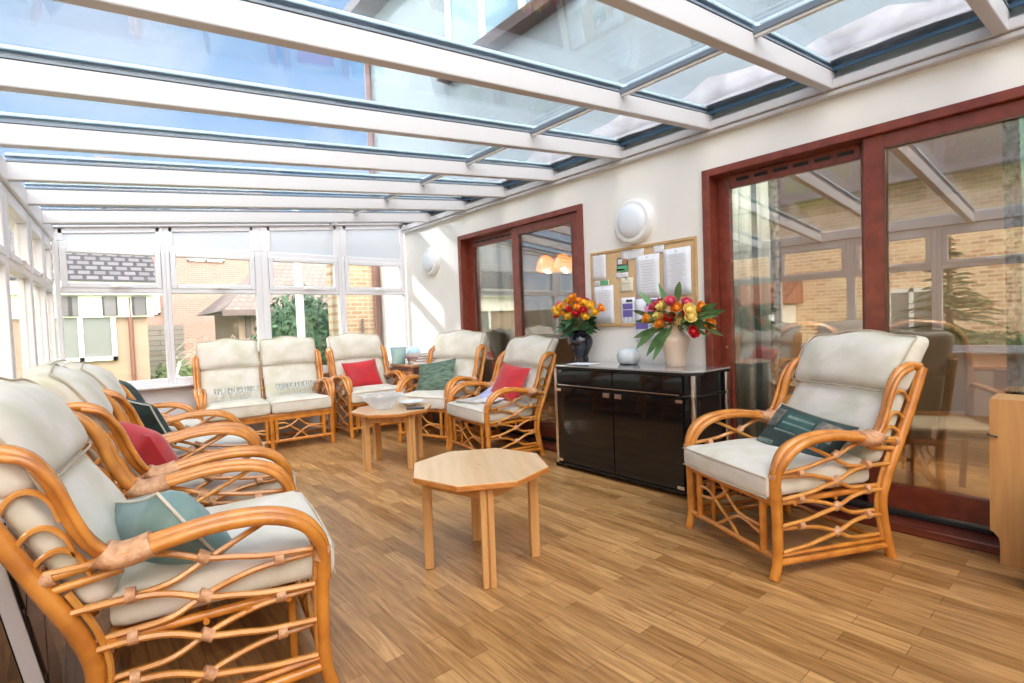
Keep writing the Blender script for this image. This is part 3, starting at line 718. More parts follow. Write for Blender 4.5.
# ------------------------------------------------------------------ octagonal coffee tables
def octa_table(label, cx, cy, a_leg):
    t = thing('coffee_table', label, 'coffee table', (cx, cy, 0), R(a_leg), 'octagonal beech coffee tables')
    Rr = .343; oc = [(Rr * math.cos(R(22.5 + 45 * i)), Rr * math.sin(R(22.5 + 45 * i))) for i in range(8)]
    top = MB().prism(oc, .462, .482).build('tabletop', 'beechtop', t, smooth=False, bevel=.002)
    oc2 = [(x * 1.008, y * 1.008) for x, y in oc]
    MB().prism(oc2, .455, .4795).build('edge_band', 'beeche', top, smooth=False, bevel=.003)
    kn = MB().lathe([(.005, 0), (.005, .0012), (.0005, .0013)], 10); o = kn.build('plug', 'midwood', top); o.location = (.0, .0, .4815)
    q = .262
    for i in range(4):
        c = Vector((q * math.cos(R(90 * i)), q * math.sin(R(90 * i)), 0)); ax = Vector((math.cos(R(90 * i)), math.sin(R(90 * i)), 0)); ay = Vector((-ax.y, ax.x, 0))
        lg = MB()
        # corner leg: two square strips with a groove and a filler, as one post
        for sgn in (-1, 1): lg.obox(c + ay * sgn * .0165 + Vector((0, 0, .228)), ax, ay, (0, 0, 1), .022, .0135, .228)
        lg.obox(c - ax * .006 + Vector((0, 0, .228)), ax, ay, (0, 0, 1), .018, .006, .228)
        lg.build('leg', 'beech', t, smooth=False, bevel=.004)
    for i in range(4):
        p0 = Vector((q * math.cos(R(90 * i)), q * math.sin(R(90 * i)), 0)); p1 = Vector((q * math.cos(R(90 * i + 90)), q * math.sin(R(90 * i + 90)), 0))
        d = (p1 - p0).normalized(); nn = Vector((-d.y, d.x, 0)); m_ = (p0 + p1) / 2
        MB().obox(m_ + Vector((0, 0, .424)), d, nn, (0, 0, 1), (p1 - p0).length / 2 - .02, .010, .034).build('apron', 'beech', t, smooth=False, bevel=.002)
    return t
octa_table('octagonal beech coffee table in the middle of the floor, bare top', 1.504, 2.08, -120.5)
octa_table('octagonal beech coffee table further back with a glass bowl on it', 2.074, 4.112, -174)
def onT(dx, dy): return (2.074 + dx, 4.112 + dy, .4825)
bw = MB().lathe([(.06, .0), (.07, .004), (.10, .03), (.155, .085), (.185, .118), (.190, .122), (.183, .120), (.150, .088), (.095, .036), (.06, .012), (.001, .010)], 20)
for i, v in enumerate(bw.v):
    k_ = i % 20
    if v[2] > .08: bw.v[i] = (v[0] * (1 + .04 * (-1) ** k_), v[1] * (1 + .04 * (-1) ** k_), v[2] + .006 * (-1) ** k_)
b_ = bw.build('glass_bowl', 'clear'); b_.location = onT(-.07, .03); tag(b_, 'large cut clear glass bowl on the further coffee table', 'bowl')
b_ = MB().lathe([(.04, 0), (.045, .004), (.08, .022), (.115, .038), (.118, .040), (.112, .039), (.075, .026), (.04, .010), (.001, .009)], 24).build('dish', 'ceram'); b_.location = onT(.17, -.02); tag(b_, 'shallow white dish beside the glass bowl', 'dish')
ph = MB().box(-.075, .075, -.025, .025, 0, .016).build('remote_control', 'phone', smooth=False, bevel=.005); ph.location = onT(.10, -.225); ph.rotation_euler = (0, 0, R(-38)); tag(ph, 'black remote control at the edge of the further coffee table', 'remote control')
bt = MB()
for i in range(6): bt.box(-.05 + i * .017, -.04 + i * .017, -.012, .012, .016, .019)
bt.build('buttons', 'gasket', ph, smooth=False)

# glasses on the settee
gl0 = MB().lathe([(.026, 0), (.026, .002), (.004, .006), (.0035, .045), (.012, .055), (.026, .075), (.029, .10), (.027, .118), (.0255, .118), (.027, .10), (.024, .077), (.002, .060)], 14)
pos = []
for i in range(7): pos.append((-.44 + .058 * i, .40 + .03 * (i % 2), 0))
for i in range(4): pos.append((-.42 + .09 * i, .33, 0))
for i in range(7): pos.append((.12 + .055 * i, .42 + .03 * (i % 2), 1))
for i in range(5): pos.append((.14 + .08 * i, .34, 1))
g0 = None
for i, (x, u, side) in enumerate(pos):
    if g0 is None: g0 = gl0.build('wine_glass', 'clear'); o = g0
    else: o = g0.copy(); COL.objects.link(o)
    o.location = seat_pt('sofa', x, u, .497); o.rotation_euler = (0, 0, random.random() * 6)
    tag(o, 'small clear stemmed glass standing on the %s seat of the settee' % ('left-hand' if side == 0 else 'right-hand'), 'wine glass', 'stemmed glasses on the settee, %s seat' % ('left' if side == 0 else 'right'))
mg = thing('mug', 'brown pottery mug at the right end of the settee', 'mug', seat_pt('sofa', .50, .40, .494))
MB().lathe([(.032, 0), (.040, .01), (.043, .05), (.040, .09), (.036, .09), (.037, .05), (.03, .012), (.001, .010)], 18).build('body', 'midwood', mg)
MB().tube([(.040, 0, .075), (.066, 0, .068), (.068, 0, .035), (.041, 0, .025)], .006, 6).build('handle', 'midwood', mg)

# ------------------------------------------------------------------ black glass cabinet
cab = thing('sideboard', 'long black gloss sideboard with chrome posts against the house wall', 'sideboard', (0, 0, 0))
X0, X1, Y0, Y1, ZT = 2.945, 3.375, 1.755, 3.085, .825
ch = .10
def plan(g=0.): return [(X1, Y0 + g), (X0 + ch, Y0 + g), (X0 + g, Y0 + ch), (X0 + g, Y1 - ch), (X0 + ch, Y1 - g), (X1, Y1 - g)]
MB().prism(plan(), ZT - .012, ZT).build('top', 'topglass', cab, smooth=False, bevel=.003)
MB().prism(plan(.004), ZT - .030, ZT - .013).build('top_board', 'blackwood', cab, smooth=False, bevel=.002)
MB().prism(plan(.03), .05, ZT - .03).build('carcass', 'blackwood', cab, smooth=False)
MB().prism(plan(.002), .030, .050).build('base_board', 'blackwood', cab, smooth=False, bevel=.003)
MB().prism(plan(.0), .655, .668).build('shelf_edge', 'blackwood', cab, smooth=False, bevel=.002)
ym = (Y0 + Y1) / 2
MB().box(X0 - .004, X0 + .004, Y0 + ch + .02, Y1 - ch - .02, .668, .675).build('chrome_strip', 'chrome', cab, smooth=False)
for a, b in ((Y0 + ch + .005, ym - .004), (ym + .004, Y1 - ch - .005)):
    MB().box(X0 + .004, X0 + .03, a, b, .680, ZT - .034).build('drawer', 'blackglass', cab, smooth=False, bevel=.003)
    dr = MB().box(X0 + .006, X0 + .03, a, b, .055, .650).build('door', 'blackglass', cab, smooth=False, bevel=.002)
    e = b - .05 if b < ym else a + .05
    MB().box(X0 - .006, X0 + .006, e - .03, e + .03, .605, .640).build('handle', 'chrome', dr, smooth=False, bevel=.003)
    e = a + .02 if b < ym else b - .02
    for z in (.06, .62): MB().box(X0 - .003, X0 + .008, e - .025, e + .025, z, z + .022).build('hinge', 'chrome', dr, smooth=False, bevel=.002)
for px_, py_ in ((X0 + .052, Y0 + .052), (X0 + .052, Y1 - .052), (X1 - .04, Y0 + .012), (X1 - .04, Y1 - .012)):
    pp = MB().lathe([(.021, .0), (.021, .03), (.019, .05), (.019, .655), (.021, .656), (.021, .667), (.019, .668), (.019, ZT - .03)], 16).build('post', 'chrome', cab); pp.location = (px_, py_, 0)
    MB().lathe([(.024, 0), (.024, .03), (.020, .034)], 16).build('foot', 'blackwood', pp)

# ---- vases and bouquets
def vase(name, label, prof, m, p):
    o = MB().lathe(prof, 32).build(name, m); o.location = p; return tag(o, label, 'vase')
vb = (3.245, 2.985, ZT)
vase('vase', 'glossy black vase on the far end of the black sideboard', [(.058, 0), (.066, .004), (.064, .03), (.058, .055), (.075, .09), (.098, .14), (.104, .175), (.094, .21), (.066, .235), (.056, .25), (.066, .262), (.070, .268), (.062, .268), (.05, .25), (.05, .1), (.001, .09)], 'vaseb', vb)
vc = (3.24, 2.085, ZT)
vase('vase', 'matt beige vase on the near end of the black sideboard', [(.062, 0), (.066, .005), (.070, .05), (.086, .12), (.102, .175), (.100, .20), (.084, .222), (.064, .238), (.056, .258), (.060, .285), (.066, .292), (.058, .292), (.048, .262), (.05, .12), (.001, .10)], 'vasec', vc)
def rose_mb(r):
    mb = MB(); mb.ball((0, 0, 0), r * .55, 8, 6, (1, 1, 1.15))
    for ring, (n, rad, tilt, sz) in enumerate(((3, .40, .25, .75), (5, .62, .55, .85), (6, .80, .95, .9))):
        for i in range(n):
            a = 2 * math.pi * i / n + ring * .7
            for sgn in (1,):
                vs = []
                for v in range(4):
                    for u in range(4):
                        uu = (u / 3 - .5) * 2; vv = v / 3
                        w = sz * r * (.35 + .65 * math.sin(math.pi * min(1, .25 + vv * .62)))
                        ang = a + uu * w / (rad * r + 1e-6) * .55
                        rr = r * rad * (.55 + .5 * vv * (1 + .5 * tilt * vv)); z = -r * .55 + vv * r * 1.35 - tilt * .35 * r * vv * vv - .10 * r * uu * uu
                        vs.append((rr * math.cos(ang), rr * math.sin(ang), z))
                mb.add(vs, [(v * 4 + u, v * 4 + u + 1, v * 4 + u + 5, v * 4 + u + 4) for v in range(3) for u in range(3)])
    return mb
def leaf_mb(mb, p, d, L, w, droop=.3):
    d = Vector(d).normalized(); side = d.cross(Vector((0, 0, 1))); side = side.normalized() if side.length > .01 else Vector((1, 0, 0)); n = side.cross(d)
    tw = random.uniform(.5, 1.2) * random.choice((-1, 1)); side, n = side * math.cos(tw) + n * math.sin(tw), n * math.cos(tw) - side * math.sin(tw)
    vs = []; N = 6
    for i in range(N + 1):
        t = i / N; c = Vector(p) + d * L * t - Vector((0, 0, 1)) * droop * L * t * t
        ww = w * math.sin(math.pi * min(.98, .06 + t * .93)) ** .8
        vs += [c - side * ww - n * ww * .25, c + n * ww * .02, c + side * ww - n * ww * .25]
    mb.add(vs, [f for i in range(N) for f in ((i * 3, i * 3 + 1, i * 3 + 4, i * 3 + 3), (i * 3 + 1, i * 3 + 2, i * 3 + 5, i * 3 + 4))])
ROSES = {m: rose_mb(1).build('rose', m) for m in ('rosered', 'roseyel', 'roseorg', 'rosepale', 'rosepink', 'rosewht')}
USED = set()
def bouquet(label, p, spec, leaves, lm_):
    t = thing('bouquet', label, 'flower bouquet', p)
    for (x, y, z, r, m) in spec:
        if m in USED: o = ROSES[m].copy(); COL.objects.link(o)
        else: o = ROSES[m]; USED.add(m)
        o.parent = t; d = Vector((x * 2.2 + random.uniform(-.1, .1), y * 2.2 - .0, z + .12)); o.location = (x, y, z); o.scale = (r, r, r)
        o.rotation_euler = d.to_track_quat('Z', 'Y').to_euler()
    st = MB()
    for (x, y, z, r, m) in spec: st.tube([(x * .12, y * .12, -.06), (x * .45, y * .45, z * .5), (x, y, z - r * .5)], .0028, 5, 3)
    st.build('stems', 'stem', t)
    lf = MB()
    for (q, d, L, w, dr) in leaves: leaf_mb(lf, q, d, L, w, dr)
    lf.build('foliage', lm_, t)
    return t
# image-plane axes for arranging: along the wall (+Y is away/left in the photo), up, and out into the room (-X)
sp = []
for (h, z, m) in [(.00, .30, 'roseorg'), (-.02, .27, 'roseorg'), (.045, .26, 'roseorg'), (-.06, .25, 'roseyel'), (.09, .235, 'roseorg'), (.15, .225, 'roseyel'), (.175, .185, 'roseyel'), (.12, .17, 'roseorg'), (.07, .17, 'roseyel'), (.035, .205, 'rosered'), (.03, .145, 'roseyel'), (-.03, .165, 'rosered'), (-.085, .185, 'rosered'), (-.10, .14, 'roseyel'), (-.16, .17, 'roseyel'), (-.19, .20, 'roseorg'), (-.12, .225, 'roseyel'), (.21, .165, 'rosered'), (.18, .245, 'rosepink'), (.09, .28, 'roseyel'), (-.13, .17, 'rosewht'), (.01, .23, 'roseyel'), (-.045, .215, 'roseorg'), (.20, .215, 'roseyel')]:
    dep = -.5 * math.sqrt(max(0, .045 - h * h)) * random.uniform(.3, 1)
    sp.append((dep, h * 1.24 - .01, z - .025, .038, m))
for (h, z, m) in [(.1, .2, 'roseyel'), (-.08, .22, 'roseorg'), (0, .25, 'rosered')]: sp.append((.07, h, z, .036, m))
lv = []
for i in range(70):
    a = random.uniform(0, 6.28); e = random.uniform(-.15, .9); L = random.uniform(.07, .14)
    d = (math.cos(a) * .6, math.sin(a), e); lv.append(((d[0] * .05 - .03, d[1] * .09, random.uniform(-.02, .13)), d, L, .019, .3))
bouquet('bouquet of yellow, orange and red roses in the black vase', (vb[0], vb[1], vb[2] + .262), sp, lv, 'leaf')
sp = []
for (h, z, m) in [(.185, .085, 'roseorg'), (.155, .165, 'rosepink'), (.12, .185, 'rosepink'), (.13, .15, 'rosered'), (.08, .165, 'rosepale'), (.105, .105, 'rosepale'), (.10, .045, 'roseorg'), (.04, .08, 'rosered'), (.0, .145, 'roseorg'), (-.045, .175, 'rosepink'), (-.045, .10, 'rosered'), (-.005, .06, 'rosepale'), (-.095, .13, 'rosepale'), (-.10, .085, 'rosepale'), (-.14, .14, 'roseorg'), (-.145, .095, 'roseorg'), (-.105, -.015, 'rosered'), (-.19, .03, 'roseorg'), (.02, .19, 'rosepink')]:
    dep = -.10 + random.uniform(-.04, .03)
    if z < .02: dep = -.12
    sp.append((dep, h * 1.2 - .085, z - .03, .043, m))
lv = []
for (h, z, dh, dz) in [(.1, .02, 1, -.45), (.12, .02, .9, -.7), (.08, 0, .7, -.9), (.1, .0, 1, -.15), (.06, -.0, .5, -1), (.13, .05, 1, .2), (.17, .09, 1, .5), (-.12, .08, -1, .35), (-.13, .06, -1, .25), (-.12, .05, -1, .5), (-.12, .04, -1, -.05), (-.1, .03, -1, .1), (-.08, .02, -.8, -.2), (.05, .15, .2, 1), (-.01, .17, -.3, 1), (.14, .14, .5, .8), (.03, .02, .4, -.7), (-.16, .08, -1, .3), (-.15, .10, -1, .55), (-.14, .03, -1, -.25)]:
    lv.append(((-.09, h * 1.15 - .07, z - .02), (-.25, dh, dz), random.uniform(.15, .22), .026, .15))
for i in range(64):
    a = random.uniform(0, 6.28); d = (math.cos(a) * .5, math.sin(a), random.uniform(-.1, .8)); lv.append(((d[0] * .07 - .05, d[1] * .10 - .05, random.uniform(-.02, .09)), d, random.uniform(.08, .14), .020, .25))
bouquet('spreading bouquet of red, peach and yellow roses in the beige vase', (vc[0], vc[1], vc[2] + .29), sp, lv, 'leaf2')
# small white shell-like ornament and a leaflet
orn = thing('ornament', 'small white glazed scalloped ornament in the middle of the sideboard', 'ornament', (3.25, 2.50, ZT))
om = MB(); prof = [(.055, 0), (.066, .006), (.085, .03), (.092, .065), (.080, .10), (.050, .122), (.012, .128), (.001, .128)]
om.lathe(prof, 24)
for i, v in enumerate(om.v):
    k_ = i % 24; f = 1 + .05 * math.cos(k_ * math.pi * 2 / 4 + v[2] * 30); om.v[i] = (v[0] * f * .85, v[1] * f * 1.05, v[2])
om.build('body', 'ceram', orn); MB().lathe([(.064, 0), (.068, .003), (.062, .008)], 20).build('base', 'phone', orn)
flat_box('leaflet', 'white leaflet lying flat by the black vase', 'leaflet', (3.13, 2.86, ZT + .0005), R(8), .15, .21, .0015, 'paper')

# ------------------------------------------------------------------ wall lights
def wall_lamp(label, y, z, r):
    t = thing('wall_light', label, 'wall light', (XW, y, z), 0, 'round white bulkhead lights')
    o = MB().lathe([(r, 0), (r, .045), (r * .97, .062), (r * .88, .070), (r * .76, .066)], 40).build('body', 'lampw', t); o.rotation_euler = (0, R(-90), 0)
    o = MB().lathe([(r * .74, .055), (r * .76, .066), (r * .68, .085), (r * .48, .099), (r * .2, .105), (.001, .106)], 40).build('cover', 'lampd', t); o.rotation_euler = (0, R(-90), 0)
wall_lamp('round white bulkhead wall light above the cork notice board', 2.505, 1.921, .172)
wall_lamp('round white bulkhead wall light by the far corner of the house wall', 5.50, 1.95, .165)

# ------------------------------------------------------------------ notice board and its papers
nb = thing('notice_board', 'cork notice board with pine frame on the house wall', 'notice board', (XW, 0, 0))
a, b, z0, z1 = 1.99, 2.97, 1.113, 1.735
MB().box(-.012, 0, a + .015, b - .015, z0 + .015, z1 - .015).build('cork_sheet', 'cork', nb, smooth=False)
fm = MB(); fm.box(-.02, 0, a, b, z0, z0 + .022).box(-.02, 0, a, b, z1 - .022, z1).box(-.02, 0, a, a + .022, z0 + .022, z1 - .022).box(-.02, 0, b - .022, b, z0 + .022, z1 - .022); fm.build('frame', 'corkframe', nb, smooth=False, bevel=.003)
def notice(name, label, y0, y1, z0, z1, m='paper', lines=0, blocks=(), x=-.0135, cat='notice', tilt=0):
    yc, zc = (y0 + y1) / 2, (z0 + z1) / 2; w, h = y1 - y0, z1 - z0
    mb = MB(); N = 5
    vs = [(-.004 * math.sin(math.pi * j / N) - (.003 if j == 0 else 0), -w / 2 + w * i / N, -h / 2 + h * j / N) for j in range(N + 1) for i in range(N + 1)]
    mb.add(vs, [(j * 6 + i, j * 6 + i + 1, j * 6 + i + 7, j * 6 + i + 6) for j in range(N) for i in range(N)])
    o = mb.build(name, m); so = o.modifiers.new('thick', 'SOLIDIFY'); so.thickness = .0006
    o.location = (XW + x, yc, zc); o.rotation_euler = (R(tilt), 0, 0); tag(o, label, cat, 'papers pinned to the notice board')
    if lines:
        lm = MB()
        for i in range(lines):
            z = h * (.36 - .74 * i / max(1, lines - 1)) if lines > 1 else 0
            l = w * random.uniform(.35, .72) / 2 if i else w * .28
            lm.box(-.0063, -.0058, -l, l, z - .0022, z + .0022)
        lm.build('print', 'ink', o, smooth=False)
    for (u0, u1, v0, v1, bm_) in blocks:
        MB().box(-.0068, -.006, -w / 2 + w * u0, -w / 2 + w * u1, -h / 2 + h * v0, -h / 2 + h * v1).build('printed_block', bm_, o, smooth=False)
    pn = MB().lathe([(.001, 0), (.006, .004), (.005, .008), (.001, .009)], 8).build('pin', 'chrome', o); pn.rotation_euler = (0, R(-90), 0); pn.location = (-.002, 0, h * .44)
    return o
# +Y is to the left in the photograph
notice('notice', 'narrow typed sheet at the top left corner of the notice board', 2.805, 2.952, 1.50, 1.72, lines=9)
notice('ticket', 'thin green and grey strip below the top left sheet on the notice board', 2.775, 2.945, 1.455, 1.497, 'paper2', blocks=((.05, .55, .1, .9, 'inkg'), (.6, .9, .2, .8, 'ink')), cat='ticket')
notice('notice', 'tall typed sheet at the bottom left of the notice board', 2.735, 2.945, 1.14, 1.453, lines=13)
notice('notice', 'wide white heading strip along the top of the notice board', 2.428, 2.645, 1.635, 1.71, lines=2)
notice('photo_card', 'small colour photo card with dark top and green foot on the notice board', 2.58, 2.69, 1.548, 1.66, 'inkd', blocks=((0, 1, 0, .42, 'inkg'), (.1, .45, .5, .9, 'inkb'), (.5, .9, .55, .9, 'mag2'), (.3, 1, .08, .2, 'inky')), cat='photo card')
notice('label_strip', 'little white strip under the colour photo card on the notice board', 2.582, 2.70, 1.502, 1.543, lines=1)
notice('note', 'small square cream note in the middle of the notice board', 2.538, 2.662, 1.385, 1.498, 'paper2', lines=4, tilt=2, cat='note')
notice('notice', 'white full-page notice in the middle of the notice board', 2.292, 2.508, 1.325, 1.655, lines=12, x=-.016)
notice('note', 'small white card near the top right of the notice board', 2.25, 2.345, 1.655, 1.718, lines=2, cat='note')
notice('notice', 'white full-page notice with a fine table at the right of the notice board', 2.033, 2.258, 1.33, 1.672, lines=16, x=-.0165)
notice('flyer', 'white flyer with purple boxes at the bottom of the notice board', 2.527, 2.662, 1.12, 1.34, blocks=((.15, .85, .30, .55, 'inkp'), (.15, .85, .58, .78, 'inkp'), (.15, .6, .84, .92, 'inkd'), (.1, .25, .12, .3, 'ink'), (.4, .55, .12, .3, 'ink'), (.7, .85, .12, .3, 'ink')), cat='flyer')
notice('flyer', 'pink and purple poster hanging off the bottom edge of the notice board', 2.285, 2.517, .99, 1.322, blocks=((.05, .55, .82, .97, 'inkp'), (.06, .62, .62, .82, 'inkr'), (.1, .5, .52, .7, 'inkb'), (.5, .98, .30, .46, 'inkp'), (.04, .35, .34, .48, 'paper2')), x=-.0225, cat='poster')

# ------------------------------------------------------------------ corner chest with books, tub and globe
cst = thing('chest', 'low brown wooden chest in the far corner behind the armchairs', 'chest', (3.162, 5.52, 0))
MB().box(-.22, .22, -.25, .27, .04, .71).build('body', 'darkwood', cst, smooth=False, bevel=.006)
MB().box(-.235, .23, -.265, .285, .71, .735).build('lid', 'midwood', cst, smooth=False, bevel=.006)
MB().box(-.226, -.219, -.22, .24, .08, .66).build('front_panel', 'midwood', cst, smooth=False, bevel=.003)
for x in (-.2, .2):
    for y in (-.23, .25): MB().box(x - .02, x + .02, y - .02, y + .02, 0, .04).build('foot', 'darkwood', cst, smooth=False)
z = .7355
for i, (w, d, h, m, lab) in enumerate(((.24, .32, .035, 'book2', 'large grey book at the bottom of the pile on the corner chest'), (.22, .30, .028, 'book1', 'brown book second from the bottom of the pile on the corner chest'), (.23, .29, .025, 'book3', 'plum book third up the pile on the corner chest'), (.19, .26, .030, 'book2', 'smaller grey book at the top of the pile on the corner chest'))):
    flat_box('book', lab, 'book', (3.13, 5.42 + .012 * i, z), R(-18 + 9 * i), w, d, h, m, group='pile of books on the corner chest', page='mag2'); z += h + .0005
tub = thing('storage_tub', 'pale aqua plastic tub with lid standing on the corner chest', 'tub', (2.93, 5.90, SILL - .028))
tub.location = (2.99, 5.70, .7355)
MB().lathe([(.075, 0), (.08, .004), (.10, .19), (.096, .19), (.076, .008), (.001, .008)], 20, sx=1, sy=.75).build('body', 'aqua', tub)
MB().lathe([(.104, .185), (.108, .192), (.104, .205), (.001, .208)], 20, sx=1, sy=.75).build('lid', 'bluep', tub)
gb = thing('globe', 'pale blue globe behind the books in the far corner', 'globe', (3.20, 5.70, .7355))
MB().ball((0, 0, .115), .085, 20, 14).build('ball', 'bluep', gb); MB().lathe([(.055, 0), (.055, .01), (.012, .02), (.012, .035)], 16).build('base', 'lampw', gb)

# ------------------------------------------------------------------ right edge: beech cabinet side and black bag
bc = thing('beech_cabinet', 'beech cabinet with a cut-out foot at the right in front of the patio door', 'cabinet', (3.165, .43, 0))
pl = [(0, .145), (-.012, .14), (-.030, .118), (-.034, .09), (-.034, 0), (-.62, 0), (-.62, .745), (0, .745)]
MB().prism([(y, z) for y, z in pl], 0, .02, lambda p: Vector((p.z, p.x, p.y))).build('side_panel', 'beech', bc, smooth=False, bevel=.001)
MB().box(.021, .215, -.62, -.005, .15, .74).build('carcass', 'beech', bc, smooth=False)
MB().box(.021, .20, -.62, -.04, 0, .149).build('plinth', 'beech', bc, smooth=False)
MB().box(-.0, .216, -.62, .0, .7455, .749).build('top', 'beech', bc, smooth=False, bevel=.002)
MB().tube([(.004, .002, .588), (-.006, .004, .586), (-.007, -.022, .580), (.0, -.026, .579)], .004, 6).build('hook', 'phone', bc)
bag = thing('bag', 'black bag with red piping at the right edge of the room', 'bag', (2.98, .135, 0))
rounded_box(.16, .30, .42, .035, 6).build('body', 'blackcloth', bag); MB().tube([(-.06, .146, .04), (-.06, .148, .2), (-.05, .135, .40), (-.05, 0, .424), (-.05, -.13, .40)], .008, 6).build('piping', 'redtrim', bag)
MB().tube([(0, .09, .41), (0, .08, .52), (0, -.08, .52), (0, -.09, .41)], .012, 6).build('handle', 'blackcloth', bag)

# ------------------------------------------------------------------ left foreground: framed panel leaning on the wall
lp = thing('framed_panel', 'silver edged dark glass panel leaning behind the nearest armchair of the left row', 'framed panel', (-.075, 1.93, 0))
lp.rotation_euler = (0, R(-10), R(3))
MB().box(-.030, .014, .004, .56, .0, .64).build('back_board', 'blackwood', lp, smooth=False)
MB().box(-.026, .010, -.004, .004, .0, .64).build('frame', 'silver', lp, smooth=False, bevel=.002)
for i in range(3): MB().box(.014, .019, .03, .53, .03 + i * .205, .03 + i * .205 + .185).build('glass_panel', 'brownglass', lp, smooth=False, bevel=.003)
# ------------------------------------------------------------------ dining room behind the patio doors
struct(MB().box(XW + .12, 7.4, -1.6, 6.2, -.08, 0).build('floor', 'floor', smooth=False))
struct(MB().box(7.4, 7.5, -1.6, 6.2, 0, 2.4).box(XW + .24, 7.4, -1.7, -1.6, 0, 2.4).box(XW + .24, 7.4, 6.2, 6.3, 0, 2.4).build('wall_inner', 'roomwall', smooth=False))
struct(MB().box(XW + .24, 7.5, -1.7, 6.3, 2.4, 2.5).build('ceiling', 'roomceil', smooth=False))
def curtain(label, y0, y1, x, m, border=None, stripes=(), folds=7, z1=2.30):
    t = thing('curtain', label, 'curtain', (x, 0, 0))
    def sheet(a, b, f0, dx=0):
        mb = MB(); N = max(6, int(abs(b - a) * 90)); vs = []
        for i in range(N + 1):
            y = a + (b - a) * i / N; o = .035 * math.sin((y - y0) / (y1 - y0) * folds * 2 * math.pi) + .012 * math.sin(y * 41)
            for j, z in enumerate((.03, .8, 1.6, z1)): vs.append((o * (1 - .25 * j / 3) + dx, y + .01 * math.sin(j * 2 + y * 20), z))
        mb.add(vs, [(i * 4 + j, i * 4 + j + 1, (i + 1) * 4 + j + 1, (i + 1) * 4 + j) for i in range(N) for j in range(3)]); return mb
    o = sheet(y0, y1, 0).build('cloth', m, t); so = o.modifiers.new('thick', 'SOLIDIFY'); so.thickness = .004
    for a, b in stripes: o = sheet(a, b, 0, -.006).build('stripe', 'curtst', t)
    if border: o = sheet(border[0], border[1], 0, -.008).build('border', 'curtpat', t)
    MB().tube([(0, y0 - .03, z1 + .01), (0, y1 + .03, z1 + .01)], .012, 8, 1).build('pole', 'beech', t)
    return t
curtain('white striped curtain with leaf-print border behind the far leaf of the near patio door', 1.61, 2.02, XW + .27, 'curtain', (1.555, 1.62), ((1.70, 1.72), (1.80, 1.82), (1.89, 1.91)), 6)
curtain('aqua curtain with leaf-print border at the right edge of the near patio door', -.25, .385, XW + .27, 'curtaq', (.375, .435), (), 7)
curtain('white curtain behind the far patio door', 4.40, 4.98, XW + .27, 'curtain', None, ((4.52, 4.54),), 7)
def dining_chair(label, x, y, rz):
    t = thing('dining_chair', label, 'chair', (x, y, 0), rz, 'dining chairs in the room behind the glass')
    MB().box(-.24, .24, -.22, .24, .40, .47).build('seat', 'seatpad', t, smooth=False, bevel=.02)
    arch = [(-.24, .45), (-.25, .75), (-.235, .95), (-.16, 1.04), (0, 1.07), (.16, 1.04), (.235, .95), (.25, .75), (.24, .45)]
    MB().tube([(x_, .23 + (z - .45) * .12, z) for x_, z in arch], .026, 8).build('back_frame', 'midwood', t)
    bp = MB(); pts = [(x_ * .9, z) for x_, z in [(-.24, .50), (-.25, .75), (-.235, .95), (-.16, 1.02), (0, 1.045), (.16, 1.02), (.235, .95), (.25, .75), (.24, .50)]]
    vs = [(x_, .21 + (z - .45) * .12, z) for x_, z in pts] + [(x_, .25 + (z - .45) * .12, z) for x_, z in pts]; n = len(pts)
    bp.add(vs, [tuple(range(n)), tuple(range(n, 2 * n))[::-1]] + [(i, (i + 1) % n, (i + 1) % n + n, i + n) for i in range(n)])
    bp.build('back_pad', 'brownup', t, smooth=False)
    for sx in (-1, 1):
        MB().tube([(sx * .21, -.19, 0), (sx * .21, -.19, .41)], .020, 8, 1).build('leg', 'midwood', t)
        MB().tube([(sx * .21, .26, 0), (sx * .215, .22, .41)], .020, 8, 1).build('leg', 'midwood', t)
        MB().tube([(sx * .25, -.16, .42), (sx * .26, -.17, .62), (sx * .26, -.05, .66), (sx * .255, .22, .67)], .018, 8).build('armrest', 'midwood', t)
    return t
dining_chair('brown dining armchair seen through the near patio door behind the lone cane chair', 4.05, .78, R(-60))
dining_chair('brown dining armchair behind the far leaf of the near patio door', 4.20, 1.72, R(-95))
dining_chair('brown dining chair seen low through the far patio door', 4.1, 3.5, R(-90))
dt = thing('dining_table', 'brown dining table in the room behind the glass', 'table', (5.3, 1.3, 0))
MB().box(-.5, .5, -.8, .8, .72, .76).build('tabletop', 'midwood', dt, smooth=False, bevel=.01)
for x in (-.42, .42):
    for y in (-.7, .7): MB().box(x - .035, x + .035, y - .035, y + .035, 0, .72).build('leg', 'midwood', dt, smooth=False)
cl = thing('chandelier', 'lit amber glass chandelier seen through the far patio door', 'chandelier', (4.70, 4.18, 0))
cl.location = (4.70, 4.64, .10)
MB().tube([(0, 0, 1.96), (0, 0, 2.4)], .012, 8, 1).lathe([(.05, 2.37), (.06, 2.40)], 16).build('rod', 'darkwood', cl)
for i in range(5):
    a = R(72 * i + 20); c = Vector((.20 * math.cos(a), .20 * math.sin(a), 1.80))
    am = MB().tube([(0, 0, 1.98), (c.x * .5, c.y * .5, 1.88), (c.x, c.y, 1.93), (c.x, c.y, 1.88)], .009, 6).build('arm', 'darkwood', cl)
    sh = MB().lathe([(.025, .09), (.05, .08), (.085, .03), (.11, -.05), (.118, -.09), (.112, -.088), (.105, -.05), (.08, .028), (.045, .076)], 18)
    for q, v in enumerate(sh.v):
        if v[2] < -.07: sh.v[q] = (v[0], v[1], v[2] + .014 * (-1) ** (q % 18))
    o = sh.build('shade', 'amber', cl); o.location = c
    MB().ball((c.x, c.y, c.z - .085), .030, 10, 8).build('bulb', 'bulb', cl)

